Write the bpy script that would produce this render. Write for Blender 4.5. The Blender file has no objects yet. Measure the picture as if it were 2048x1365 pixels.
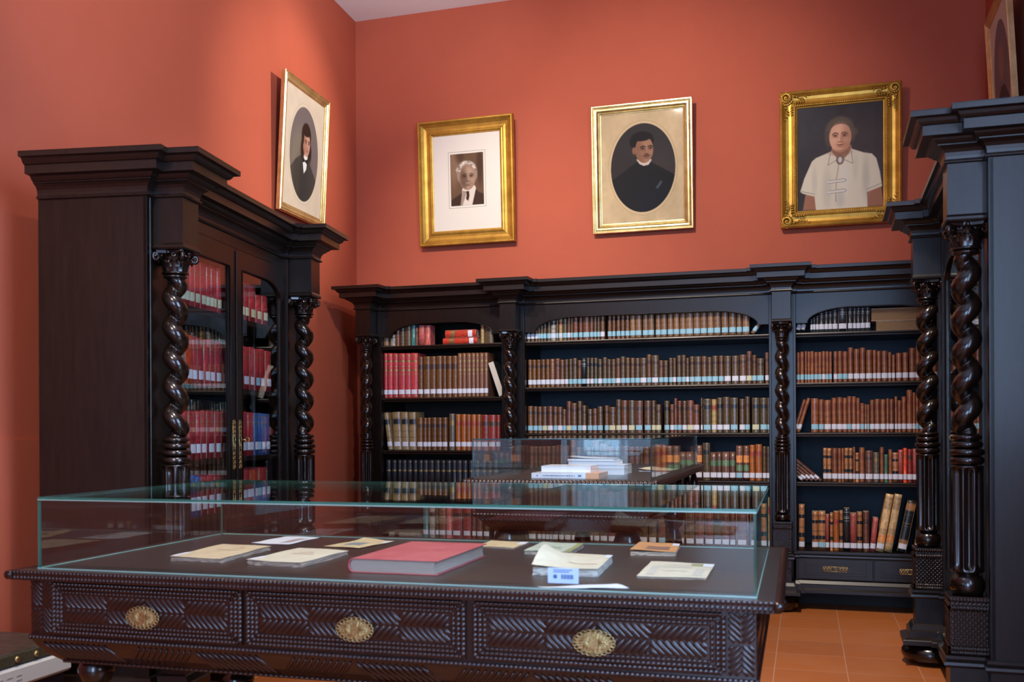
import bpy, bmesh, math, random
import numpy as np
from mathutils import Vector, Matrix
PI=math.pi
S=bpy.context.scene; COL=S.collection
# ---------------------------------------------------------------- camera
H=1.32
cd=bpy.data.cameras.new('camera'); cam=bpy.data.objects.new('camera',cd); COL.objects.link(cam)
cd.sensor_width=36; cd.lens=2000/2048*36; cd.shift_x=0; cd.shift_y=(855-682.5)/2048
cd.clip_start=.05; cd.clip_end=60
ROLL=-.005
cam.matrix_world=Matrix.Translation((0,0,H))@Matrix.Rotation(PI/2,4,'X')@Matrix.Rotation(ROLL,4,'Z')
cd.dof.use_dof=True; cd.dof.focus_distance=7.0; cd.dof.aperture_fstop=4.0
S.camera=cam
# ---------------------------------------------------------------- frames of reference (metres, floor at z=0)
class Fr:
    def __init__(s,x,y,deg,k=1,z0=0): s.x,s.y,s.a,s.k,s.z0=x,y,math.radians(deg),k,z0; s.c,s.s=math.cos(s.a),math.sin(s.a)
    def w(s,x,y,z=0): x,y=x*s.k,y*s.k; return Vector((s.x+x*s.c-y*s.s, s.y+x*s.s+y*s.c, s.z0+z*s.k))
ROOM=Fr(-1.199,8.06,-17.5)      # along the open bookcase, which the back wall follows
LCAB=Fr(-1.323,5.325,81.5)
RCAB=Fr(1.989,4.795,-107.5)
TAB=Fr(-.322,3.675,-16,.925,.099)   # the big table is drawn a little larger than it stands
TAB2=Fr(.522,5.881,-16.5)
BACK=.72                         # back wall in ROOM's y
CEIL=4.925
CORN=ROOM.w(-.4066,BACK)
LW=Fr(CORN.x,CORN.y,90-13.5)     # left wall: +x runs away from the camera, +y out of the room
RC_=ROOM.w(4.688,BACK)
RW=Fr(RC_.x,RC_.y,-107.5)        # right wall: +x runs towards the camera, +y out of the room
REAR=-10.9                       # rear wall in ROOM's y
# ---------------------------------------------------------------- light
w=bpy.data.worlds.new('sky'); S.world=w; w.use_nodes=True
w.node_tree.nodes['Background'].inputs[0].default_value=(.45,.62,1,1)
w.node_tree.nodes['Background'].inputs[1].default_value=1.2
S.view_settings.view_transform='Standard'; S.view_settings.look='None'
S.view_settings.exposure=0.35; S.view_settings.gamma=1; S.view_settings.use_curve_mapping=False
def area(name,loc,aim,sx,sy,power,col):
    l=bpy.data.lights.new(name,'AREA'); l.shape='RECTANGLE'; l.size=sx; l.size_y=sy; l.energy=power; l.color=col
    o=bpy.data.objects.new(name,l); COL.objects.link(o); o.location=loc
    o.rotation_euler=(Vector(aim)-Vector(loc)).to_track_quat('-Z','Y').to_euler(); return o
def spot(name,loc,aim,power,ang,blend=.8,col=(1,.86,.72),rad=.05):
    l=bpy.data.lights.new(name,'SPOT'); l.energy=power; l.color=col; l.spot_size=math.radians(ang); l.spot_blend=blend; l.shadow_soft_size=rad
    o=bpy.data.objects.new(name,l); COL.objects.link(o); o.location=loc
    o.rotation_euler=(Vector(aim)-Vector(loc)).to_track_quat('-Z','Y').to_euler(); return o
# daylight through the windows: (wall frame, x centre, sill z, width, height)
WINDOWS=[('rear',.55,.55,1.7,3.2),('rear',3.4,.55,1.7,3.2),('left',-9.2,.75,2.0,3.1),('right',6.45,1.0,1.7,2.9)]
SKYC=(.40,.63,1.0)
for i,(wn,xc,z0,ww,hh) in enumerate(WINDOWS):
    if wn=='rear': p=ROOM.w(xc,REAR-.14,z0+hh/2); q=ROOM.w(xc,REAR+1,z0+hh/2)
    elif wn=='left': p=LW.w(xc,.14,z0+hh/2); q=LW.w(xc,-1,z0+hh/2)
    else: p=RW.w(xc,.14,z0+hh/2); q=RW.w(xc,-1,z0+hh/2)
    area('daylight',p,q,ww,hh,[35,220,20,225][i],SKYC)
WARM=(1,.87,.74)
# ceiling spotlights (the fittings hang outside the picture)
spot('spotlight',ROOM.w(1.9,-3.6,4.75),ROOM.w(2.15,BACK,3.1),450,60,.95,WARM,.06)
spot('spotlight',ROOM.w(.9,-3.4,4.75),ROOM.w(1.0,BACK,2.5),230,42,.9,WARM,.06)
spot('spotlight',ROOM.w(3.1,-.35,4.6),LW.w(-1.35,0,3.5),330,42,.9,WARM,.06)
spot('spotlight',ROOM.w(2.6,-4.2,4.75),LW.w(-.9,0,1.2),230,42,.9,WARM,.05)
spot('spotlight',ROOM.w(1.75,-7.4,4.75),LW.w(-4.1,0,1.2),560,32,.9,(1,.77,.56),.06)
spot('spotlight',ROOM.w(3.7,-4.6,4.75),LW.w(-2.7,0,3.5),330,52,.9,WARM,.06)  # added to brighten the middle of the left wall
spot('spotlight',ROOM.w(3.3,-2.9,4.75),ROOM.w(3.0,-.9,.2),520,64,.9,WARM,.06)
spot('spotlight',ROOM.w(2.2,-4.6,4.75),ROOM.w(1.9,-4.0,.8),400,66,.9,WARM,.06)
spot('ceiling_fill',ROOM.w(1.3,-1.5,3.7),ROOM.w(.3,-.1,CEIL),80,75,.9,(1,.97,.96),.15)  # added fill to brighten the ceiling corner, not a fitting of the room
try:
    S.cycles.transparent_max_bounces=48; S.cycles.max_bounces=10; S.cycles.glossy_bounces=5; S.cycles.caustics_reflective=False; S.cycles.caustics_refractive=False
except Exception: pass
# ---------------------------------------------------------------- materials
MAT={}
def mat(name,col=(.5,.5,.5),rough=.5,metal=0,coat=0,spec=.5,bump=0,bscale=60,var=0,vscale=8,stretch=(1,1,1),col2=None,rnd=0,coatr=.15):
    if name in MAT: return MAT[name]
    m=bpy.data.materials.new(name); m.use_nodes=True; nt=m.node_tree; b=nt.nodes['Principled BSDF']
    b.inputs['Base Color'].default_value=(*col,1); b.inputs['Roughness'].default_value=rough; b.inputs['Metallic'].default_value=metal
    b.inputs['Coat Weight'].default_value=coat; b.inputs['Coat Roughness'].default_value=coatr; b.inputs['Specular IOR Level'].default_value=spec
    tc=nt.nodes.new('ShaderNodeTexCoord'); mp=nt.nodes.new('ShaderNodeMapping'); mp.inputs['Scale'].default_value=stretch
    nt.links.new(tc.outputs['Object'],mp.inputs[0])
    out=None
    if var or col2:
        n=nt.nodes.new('ShaderNodeTexNoise'); n.inputs['Scale'].default_value=vscale; n.inputs['Detail'].default_value=6; n.inputs['Roughness'].default_value=.65
        nt.links.new(mp.outputs[0],n.inputs[0])
        r=nt.nodes.new('ShaderNodeValToRGB'); r.color_ramp.elements[0].position=.35; r.color_ramp.elements[1].position=.65
        c2=col2 or tuple(min(1,c*(1+var)) for c in col); c1=col if col2 else tuple(c*(1-var) for c in col)
        r.color_ramp.elements[0].color=(*c1,1); r.color_ramp.elements[1].color=(*c2,1)
        nt.links.new(n.outputs[0],r.inputs[0]); nt.links.new(r.outputs[0],b.inputs['Base Color']); out=r.outputs[0]
    if rnd:
        oi=nt.nodes.new('ShaderNodeObjectInfo'); hs=nt.nodes.new('ShaderNodeHueSaturation'); mr=nt.nodes.new('ShaderNodeMapRange')
        mr.inputs[3].default_value=1-rnd; mr.inputs[4].default_value=1+rnd
        nt.links.new(oi.outputs['Random'],mr.inputs[0]); nt.links.new(mr.outputs[0],hs.inputs['Value'])
        if out: nt.links.new(out,hs.inputs['Color'])
        else: hs.inputs['Color'].default_value=(*col,1)
        nt.links.new(hs.outputs[0],b.inputs['Base Color'])
    if bump:
        n2=nt.nodes.new('ShaderNodeTexNoise'); n2.inputs['Scale'].default_value=bscale; n2.inputs['Detail'].default_value=4
        nt.links.new(mp.outputs[0],n2.inputs[0]); bp=nt.nodes.new('ShaderNodeBump'); bp.inputs['Strength'].default_value=bump; bp.inputs['Distance'].default_value=.002
        nt.links.new(n2.outputs[0],bp.inputs['Height']); nt.links.new(bp.outputs[0],b.inputs['Normal'])
    MAT[name]=m; return m
wood=mat('dark_wood',(.0042,.0022,.0014),.33,0,.12,.36,.06,14,col2=(.0105,.0052,.0032),vscale=9,stretch=(6,6,.6),coatr=.22)
woodh=mat('dark_wood_horizontal',(.0075,.0040,.0028),.33,0,.12,.42,.06,14,col2=(.015,.008,.0052),vscale=9,stretch=(.6,6,6),coatr=.22)
carved=mat('polished_carved_wood',(.0065,.0035,.0025),.2,0,.25,.5,col2=(.013,.0062,.004),vscale=18,coatr=.1)
inner=mat('back_panel_window_blue',(.017,.032,.050),.6,0,0,.4,.05,60,var=.15)  # the windows' blue light is mixed into this back panel colour
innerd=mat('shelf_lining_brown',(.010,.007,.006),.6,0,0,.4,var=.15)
tabtop=mat('table_top_wood',(.026,.020,.017),.34,0,.10,.5,.06,16,col2=(.048,.038,.032),vscale=7,stretch=(1,9,9),coatr=.3)
rose=mat('rosewood',(.012,.0036,.003),.25,0,.15,.5,col2=(.028,.010,.007),vscale=10,stretch=(1,5,5),coatr=.12)
redwall=mat('red_wall_paint',(.50,.113,.060),.75,0,0,.25,.10,220,var=.03,vscale=2)
white=mat('ceiling_paint',(.86,.86,.86),.8,0,0,.3,.03,100)
brass=mat('brass',(.56,.44,.20),.34,.85,col2=(.34,.23,.08),vscale=120)
gilt=mat('gilt',(.70,.41,.070),.40,.65,col2=(.44,.24,.035),vscale=7,bump=.15,bscale=90)
giltpale=mat('pale_gilt',(.80,.68,.34),.30,.85,col2=(.56,.44,.18),vscale=9,bump=.1,bscale=90)
giltdark=mat('worn_gilt_edge',(.26,.19,.10),.4,.6,col2=(.50,.38,.18),vscale=60,stretch=(1,1,1))
giltw=mat('aged_wood_edge',(.30,.19,.10),.55,.1,var=.2)
paper=mat('page_block',(.46,.38,.27),.8,var=.12,vscale=30)
paperw=mat('white_paper',(.84,.86,.90),.7)
# ---------------------------------------------------------------- mesh helpers
class MB:
    def __init__(s): s.v=[]; s.f=[]; s.m=[]; s.sm=[]
    def add(s,vs,fs,m=0,smooth=False):
        b=len(s.v); s.v+= [tuple(p) for p in vs]
        for f in fs: s.f.append([b+i for i in f]); s.m.append(m); s.sm.append(smooth)
        return s
    def box(s,x0,x1,y0,y1,z0,z1,m=0):
        vs=[(x,y,z) for x in (x0,x1) for y in (y0,y1) for z in (z0,z1)]
        return s.add(vs,[(0,1,3,2),(4,6,7,5),(0,4,5,1),(2,3,7,6),(0,2,6,4),(1,5,7,3)],m)
    def bbox(s,x0,x1,y0,y1,z0,z1,b=.002,m=0):      # box with small chamfers on every edge
        X=(x0,x1);Y=(y0,y1);Z=(z0,z1); vs=[];ix={}
        for i in (0,1):
            for j in (0,1):
                for k in (0,1):
                    for a in range(3):
                        p=[X[i]+(b if i==0 else -b),Y[j]+(b if j==0 else -b),Z[k]+(b if k==0 else -b)]
                        p[a]=(X,Y,Z)[a][(i,j,k)[a]]; ix[i,j,k,a]=len(vs); vs.append(p)
        fs=[]
        for a in range(3):
            o=[t for t in range(3) if t!=a]
            for e in (0,1):
                q=[]
                for (p,r) in ((0,0),(1,0),(1,1),(0,1)):
                    c=[0,0,0]; c[a]=e; c[o[0]]=p; c[o[1]]=r; q.append(ix[c[0],c[1],c[2],a])
                fs.append(q)
                for (p,r) in ((0,0),(0,1),(1,0),(1,1)):
                    if a==0 or 1:
                        pass
            for (p,r) in ((0,0),(0,1),(1,0),(1,1)):      # edge along axis a
                q=[]
                for e,tt in ((0,0),(0,1),(1,1),(1,0)):
                    c=[0,0,0]; c[a]=e; c[o[0]]=p; c[o[1]]=r; q.append(ix[c[0],c[1],c[2],o[tt]])
                fs.append(q)
        for i in (0,1):
            for j in (0,1):
                for k in (0,1): fs.append([ix[i,j,k,0],ix[i,j,k,1],ix[i,j,k,2]])
        return s.add(vs,fs,m)
    def poly(s,pts,fn,d0,d1,m=0):                  # polygon (concave ok) pushed between depth d0 and d1, fn(a,b,d)->xyz
        n=len(pts)
        vs=[fn(a,b,d0) for a,b in pts]+[fn(a,b,d1) for a,b in pts]
        from mathutils.geometry import tessellate_polygon
        tr=tessellate_polygon([[Vector((a,b,0)) for a,b in pts]])
        fs=[tuple(t) for t in tr]+[tuple(i+n for i in t) for t in tr]+[(i,(i+1)%n,n+(i+1)%n,n+i) for i in range(n)]
        return s.add(vs,fs,m)
    def lathe(s,prof,cx=0,cy=0,seg=24,m=0,sx=1,sy=1):    # prof: (r,z) bottom to top
        vs=[];n=len(prof)
        for k in range(seg):
            a=2*PI*k/seg
            for r,z in prof: vs.append((cx+r*sx*math.cos(a),cy+r*sy*math.sin(a),z))
        fs=[(k*n+i,((k+1)%seg)*n+i,((k+1)%seg)*n+i+1,k*n+i+1) for k in range(seg) for i in range(n-1)]
        fs.append([k*n for k in range(seg)]); fs.append([k*n+n-1 for k in range(seg)])
        b=len(s.f); s.add(vs,fs,m,True); s.sm[-1]=s.sm[-2]=False
        return s
    def sweep(s,path,prof,fn,closed=False,m=0,cap=True,smooth=False):  # prof (out,h); out lies to the right of the path
        P=[Vector(p) for p in path]; n=len(P); k=len(prof); off=[]
        for i in range(n):
            def nr(a,b):
                d=(b-a).normalized(); return Vector((d.y,-d.x))
            if closed or 0<i<n-1:
                n1=nr(P[i-1],P[i]); n2=nr(P[i],P[(i+1)%n]); mm=(n1+n2)/(1+n1.dot(n2))
            elif i==0: mm=nr(P[0],P[1])
            else: mm=nr(P[-2],P[-1])
            off.append(mm)
        vs=[fn(P[i].x+off[i].x*o,P[i].y+off[i].y*o,h) for i in range(n) for o,h in prof]
        fs=[(i*k+j,((i+1)%n)*k+j,((i+1)%n)*k+j+1,i*k+j+1) for i in range(n if closed else n-1) for j in range(k-1)]
        s.add(vs,fs,m,smooth)
        if cap and not closed:
            b=len(s.v)-len(vs)
            for i in (0,n-1): s.f.append([b+i*k+j for j in range(k)]); s.m.append(m); s.sm.append(False)
        return s
    def tube(s,pts,r,seg=6,m=0,closed=False,cap=True):
        P=[Vector(p) for p in pts]; n=len(P); vs=[]; R=r if isinstance(r,(list,tuple)) else [r]*n
        up=None
        for i in range(n):
            t=(P[(i+1)%n]-P[i-1]) if (closed or 0<i<n-1) else (P[1]-P[0] if i==0 else P[-1]-P[-2])
            t.normalize()
            if up is None:
                up=Vector((0,0,1)) if abs(t.z)<.9 else Vector((1,0,0))
            a=(up-t*up.dot(t)).normalized(); up=a; b=t.cross(a)
            for j in range(seg):
                th=2*PI*j/seg; vs.append(P[i]+(a*math.cos(th)+b*math.sin(th))*R[i])
        fs=[(i*seg+j,((i+1)%n)*seg+j,((i+1)%n)*seg+(j+1)%seg,i*seg+(j+1)%seg) for i in range(n if closed else n-1) for j in range(seg)]
        if cap and not closed: fs+= [list(range(seg)),[(n-1)*seg+j for j in range(seg)]]
        return s.add(vs,fs,m,True)
    def reed(s,a,b,fn,r,m=0):                      # half-round ridge on a face, a and b in the face's plane; fn(u,v,height)
        a=Vector(a);b=Vector(b);d=(b-a).normalized();q=Vector((-d.y,d.x)); vs=[]
        for p,sc in ((a,.25),(a+d*r*.8,1),(b-d*r*.8,1),(b,.25)):
            for k in range(5):
                t=PI*k/4; vs.append(fn(p.x+q.x*r*math.cos(t),p.y+q.y*r*math.cos(t),.6*r*sc*math.sin(t)))
        fs=[(i*5+j,(i+1)*5+j,(i+1)*5+j+1,i*5+j+1) for i in range(3) for j in range(4)]
        return s.add(vs,fs,m,True)
    def ripple(s,a,b,fn,r,pitch,m=0,depth=.75):     # row of small rounded beads
        a=Vector(a);b=Vector(b);L=(b-a).length;n=max(2,round(L/pitch));d=(b-a)/n;q=Vector((-d.y,d.x)).normalized(); vs=[];c=0
        for i in range(n):
            for t,h in ((0,1-depth),(.25,.8),(.5,1),(.75,.8)):
                p=a+d*(i+t)
                for k in range(5):
                    th=PI*k/4; vs.append(fn(p.x+q.x*r*math.cos(th)*(.75+.25*h),p.y+q.y*r*math.cos(th)*(.75+.25*h),r*h*math.sin(th))); 
                c+=1
        fs=[(i*5+j,(i+1)*5+j,(i+1)*5+j+1,i*5+j+1) for i in range(c-1) for j in range(4)]
        return s.add(vs,fs,m,True)
    def rope(s,a,b,r,pitch,strands=2,amp=.16,m=0,step=None,lean=1):  # round bar with spiral ridges, a,b in 3-D
        a=Vector(a);b=Vector(b);L=(b-a).length;t=(b-a)/L;up=Vector((0,0,1));x=t.cross(up).normalized();y=x.cross(t)
        st=step or pitch/6; n=int(L/st); seg=12; vs=[]
        for i in range(n+1):
            z=L*i/n
            for j in range(seg):
                th=2*PI*j/seg; rr=r*(1-amp+amp*abs(math.cos(lean*th*strands/2-PI*z/pitch))*2-amp)
                vs.append(a+t*z+(x*math.cos(th)+y*math.sin(th))*rr)
        fs=[(i*seg+j,(i+1)*seg+j,(i+1)*seg+(j+1)%seg,i*seg+(j+1)%seg) for i in range(n) for j in range(seg)]
        fs+=[list(range(seg)),[n*seg+j for j in range(seg)]]
        return s.add(vs,fs,m,True)
    def build(s,name,mats,parent=None,smooth=None,recalc=True,angle=None):
        me=bpy.data.meshes.new(name); me.from_pydata(s.v,[],s.f)
        for mm in (mats if isinstance(mats,(list,tuple)) else [mats]): me.materials.append(mm)
        me.polygons.foreach_set('material_index',s.m)
        me.polygons.foreach_set('use_smooth',s.sm if smooth is None else [smooth]*len(s.f))
        if recalc:
            bm=bmesh.new(); bm.from_mesh(me); bmesh.ops.recalc_face_normals(bm,faces=bm.faces)
            if angle:
                for e in bm.edges:
                    if len(e.link_faces)==2 and e.calc_face_angle(0)>math.radians(angle): e.smooth=False
            bm.to_mesh(me); bm.free()
        me.update()
        o=bpy.data.objects.new(name,me); COL.objects.link(o)
        if parent is not None: o.parent=parent
        return o
def XY(a,b,h): return (a,b,h)
def tag(o,label=None,cat=None,group=None,kind=None):
    if label: o['label']=label
    if cat: o['category']=cat
    if group: o['group']=group
    if kind: o['kind']=kind
    return o
def thing(name,fr,x,y,z,label,cat,group=None,rz=0):
    o=bpy.data.objects.new(name,None); COL.objects.link(o); o.location=fr.w(x,y,z); o.rotation_euler=(0,0,fr.a+rz)
    o.empty_display_size=.05; o.scale=(fr.k,)*3
    return tag(o,label,cat,group)
def place(o,fr,x,y,z,rz=0,ry=0,rx=0):
    o.location=fr.w(x,y,z); o.rotation_euler=(rx,ry,fr.a+rz); return o
def smstep(x): x=np.clip(x,0,1); return x*x*(3-2*x)
# ---------------------------------------------------------------- the room
def struct(o): o['kind']='structure'; return o
def wallmesh(fr,name,x0,x1,holes=(),t=.25,z1=CEIL,y=0):
    mb=MB(); xs=sorted({x0,x1,*[h[0] for h in holes],*[h[1] for h in holes]}); zs=sorted({0,z1,*[h[2] for h in holes],*[h[3] for h in holes]})
    for i in range(len(xs)-1):
        for j in range(len(zs)-1):
            cx=(xs[i]+xs[i+1])/2; cz=(zs[j]+zs[j+1])/2
            if any(h[0]<cx<h[1] and h[2]<cz<h[3] for h in holes): continue
            mb.box(xs[i],xs[i+1],y,y+t,zs[j],zs[j+1])
    o=mb.build(name,redwall); place(o,fr,0,0,0); return struct(o)
wallmesh(ROOM,'wall_back',-.75,5.1,y=BACK)
hl=[(xc-ww/2,xc+ww/2,z0,z0+hh) for wn,xc,z0,ww,hh in WINDOWS if wn=='left']
wallmesh(LW,'wall_left',-12.6,0,hl)
hq=[(xc-ww/2,xc+ww/2,z0,z0+hh) for wn,xc,z0,ww,hh in WINDOWS if wn=='right']
wallmesh(RW,'wall_right',0,11.8,hq)
hr=[(xc-ww/2,xc+ww/2,z0,z0+hh) for wn,xc,z0,ww,hh in WINDOWS if wn=='rear']
o=wallmesh(ROOM,'wall_rear',-4.6,5.2,hr,y=REAR-.25)
o=MB().box(-5.2,5.4,REAR-.3,BACK+.3,CEIL,CEIL+.2).build('ceiling',white); place(o,ROOM,0,0,0); struct(o)
# lower wall, a little proud of the upper wall
DADO=1.272
for nm,fr,x0,x1,y in (('trim_1',ROOM,-.41,4.69,BACK),('trim_2',LW,-6.0,0,0),('trim_3',RW,0,8,0)):
    o=MB().box(x0,x1,y-.016,y-.0005,0,DADO).build(nm,redwall); place(o,fr,0,0,0); struct(o)
# floor tiles
def floor_mat():
    m=bpy.data.materials.new('terracotta_tiles'); m.use_nodes=True; nt=m.node_tree; b=nt.nodes['Principled BSDF']
    tc=nt.nodes.new('ShaderNodeTexCoord'); br=nt.nodes.new('ShaderNodeTexBrick'); br.offset=0; br.squash=1
    br.inputs['Scale'].default_value=1; br.inputs['Brick Width'].default_value=.376; br.inputs['Row Height'].default_value=.383; br.inputs['Mortar Size'].default_value=.0028
    br.inputs['Mortar Smooth'].default_value=.4; br.inputs['Bias'].default_value=0
    br.inputs['Color1'].default_value=(.52,.155,.035,1); br.inputs['Color2'].default_value=(.42,.125,.032,1); br.inputs['Mortar'].default_value=(.56,.33,.22,1)
    nt.links.new(tc.outputs['Object'],br.inputs['Vector'])
    n=nt.nodes.new('ShaderNodeTexNoise'); n.inputs['Scale'].default_value=2.3; n.inputs['Detail'].default_value=5; n.inputs['Roughness'].default_value=.6; nt.links.new(tc.outputs['Object'],n.inputs[0])
    mx=nt.nodes.new('ShaderNodeMix'); mx.data_type='RGBA'; mx.blend_type='MIX'; r=nt.nodes.new('ShaderNodeMapRange'); r.inputs[1].default_value=.45; r.inputs[2].default_value=.75; r.inputs[4].default_value=.45
    nt.links.new(n.outputs[0],r.inputs[0]); nt.links.new(r.outputs[0],mx.inputs[0]); nt.links.new(br.outputs[0],mx.inputs[6]); mx.inputs[7].default_value=(.50,.20,.09,1)
    nt.links.new(mx.outputs[2],b.inputs['Base Color']); b.inputs['Roughness'].default_value=.42; b.inputs['Coat Weight'].default_value=.15; b.inputs['Coat Roughness'].default_value=.35
    bp=nt.nodes.new('ShaderNodeBump'); bp.inputs['Strength'].default_value=.3; bp.inputs['Distance'].default_value=.003; bp.invert=True
    nt.links.new(br.outputs[1],bp.inputs['Height']); nt.links.new(bp.outputs[0],b.inputs['Normal'])
    return m
FL=Fr(1.7435,6.542,-16.3)
o=MB().box(-8,5,-14,3.4,-.1,0).build('floor',floor_mat()); place(o,FL,0,0,0); struct(o)
# windows behind the camera: frame and glazing bars
def window(fr,name,xc,z0,ww,hh,ysgn,y):
    mb=MB(); t=.06
    y0,y1=sorted((y,y+ysgn*.07))
    for a,b_,c,d in ((xc-ww/2,xc-ww/2+t,z0,z0+hh),(xc+ww/2-t,xc+ww/2,z0,z0+hh),(xc-ww/2,xc+ww/2,z0,z0+t),(xc-ww/2,xc+ww/2,z0+hh-t,z0+hh),(xc-t/2,xc+t/2,z0,z0+hh),(xc-ww/2,xc+ww/2,z0+hh*.68,z0+hh*.68+t)):
        mb.box(a,b_,y0,y1,c,d)
    o=mb.build(name,mat('window_paint',(.7,.68,.62),.5)); place(o,fr,0,0,0); struct(o)
for i,(wn,xc,z0,ww,hh) in enumerate(WINDOWS):
    if wn=='rear': window(ROOM,'window_%d'%(i+1),xc,z0,ww,hh,-1,REAR-.02)
    else: window(LW if wn=='left' else RW,'window_%d'%(i+1),xc,z0,ww,hh,1,.02)
# ---------------------------------------------------------------- shared cabinet joinery
CORNICE=[(0,0),(.012,.003),(.014,.008),(.012,.014),(.005,.017),(.006,.028),(.010,.042),(.018,.054),(.030,.063),(.037,.066),(.037,.071),(.044,.074),(.054,.084),(.058,.091),(.064,.092),(.097,.093),(.097,.130),(.106,.133),(.114,.142),(.120,.153),(.126,.156),(.143,.157),(.143,.18)]
def shelf_poly(mb,path,h,m=0):
    mb.poly(path,lambda a,b,d:(a,b,d),h-.004,h,m)
def cap_top(mb,path,out,z):
    P=[Vector(p) for p in path]; pts=[]
    for i in range(len(P)):
        def nr(a,b):
            d=(b-a).normalized(); return Vector((d.y,-d.x))
        if 0<i<len(P)-1:
            n1=nr(P[i-1],P[i]);n2=nr(P[i],P[i+1]);mm=(n1+n2)/(1+n1.dot(n2))
        elif i==0: mm=nr(P[0],P[1])
        else: mm=nr(P[-2],P[-1])
        pts.append((P[i].x+mm.x*out,P[i].y+mm.y*out))
    mb.poly(pts,lambda a,b,d:(a,b,d),z-.003,z-.0005)
def twisted(mb,cx,cy,z0,z1,r,off,pitch,hand,ph=0,taper=.03):
    n=int((z1-z0)/pitch*22); seg=18; vs=[]
    for i in range(n+1):
        t=i/n; z=z0+(z1-z0)*t; e=min(1,t/.05,(1-t)/.05); o=off*(.25+.75*math.sin(e*PI/2)); rr=r*(1-taper*t)*(.8+.2*e)
        a=hand*2*PI*(z-z0)/pitch+ph
        c=Vector((cx+o*math.cos(a),cy+o*math.sin(a),z)); k=2*PI*hand/pitch*o
        T=Vector((-k*math.sin(a),k*math.cos(a),1)).normalized()
        T=(T+Vector((0,0,.9*(1-e)))).normalized()
        A=(Vector((1,0,0))-T*T.x).normalized(); B=T.cross(A)
        for j in range(seg):
            th=2*PI*j/seg; p=c+(A*math.cos(th)+B*math.sin(th))*rr
            vs.append((p.x,p.y,max(z0-.002,min(z1+.002,p.z))))
    fs=[(i*seg+j,(i+1)*seg+j,(i+1)*seg+(j+1)%seg,i*seg+(j+1)%seg) for i in range(n) for j in range(seg)]
    mb.add(vs,fs,0,True)
def rings(mb,cx,cy,z0,z1,r):
    prof=[(r*.5,z0)]; h=(z1-z0)
    for k,(zz,w,rr) in enumerate(((.16,.15,1.08),(.42,.13,1.10),(.66,.13,1.0),(.88,.10,.95))):
        c=z0+h*zz; ww=h*w*.75
        prof+=[(r*.72,c-ww*1.25)]
        for a in (-80,-45,0,45,80): prof.append((r*(rr-.14)+r*.14*math.cos(math.radians(a))*1.2,c+ww*math.sin(math.radians(a))))
        prof.append((r*.72,c+ww*1.25))
    prof.append((r*.5,z1)); mb.lathe(prof,cx,cy,24)
def fluted(mb,cx,cy,z0,z1,r,nf=8):
    seg=nf*8; lv=[0,.012,.03,.05,.08,.5,.92,.95,.97,.988,1]; vs=[]
    for t in lv:
        z=z0+(z1-z0)*t; e=min(1,max(0,(t-.012)/.06),max(0,(.988-t)/.06)); e=math.sin(min(1,e)*PI/2)
        for k in range(seg):
            a=2*PI*k/seg; q=abs(math.cos(nf*a/2)); d=max(0,q-.42)/.58
            rr=r*(1-.34*math.sqrt(d)*e) if d>0 else r
            vs.append((cx+rr*math.cos(a),cy+rr*math.sin(a),z))
    n=len(lv); fs=[(i*seg+j,(i+1)*seg+j,(i+1)*seg+(j+1)%seg,i*seg+(j+1)%seg) for i in range(n-1) for j in range(seg)]
    fs+=[list(range(seg)),[(n-1)*seg+j for j in range(seg)]]
    mb.add(vs,fs,0,True)
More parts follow.
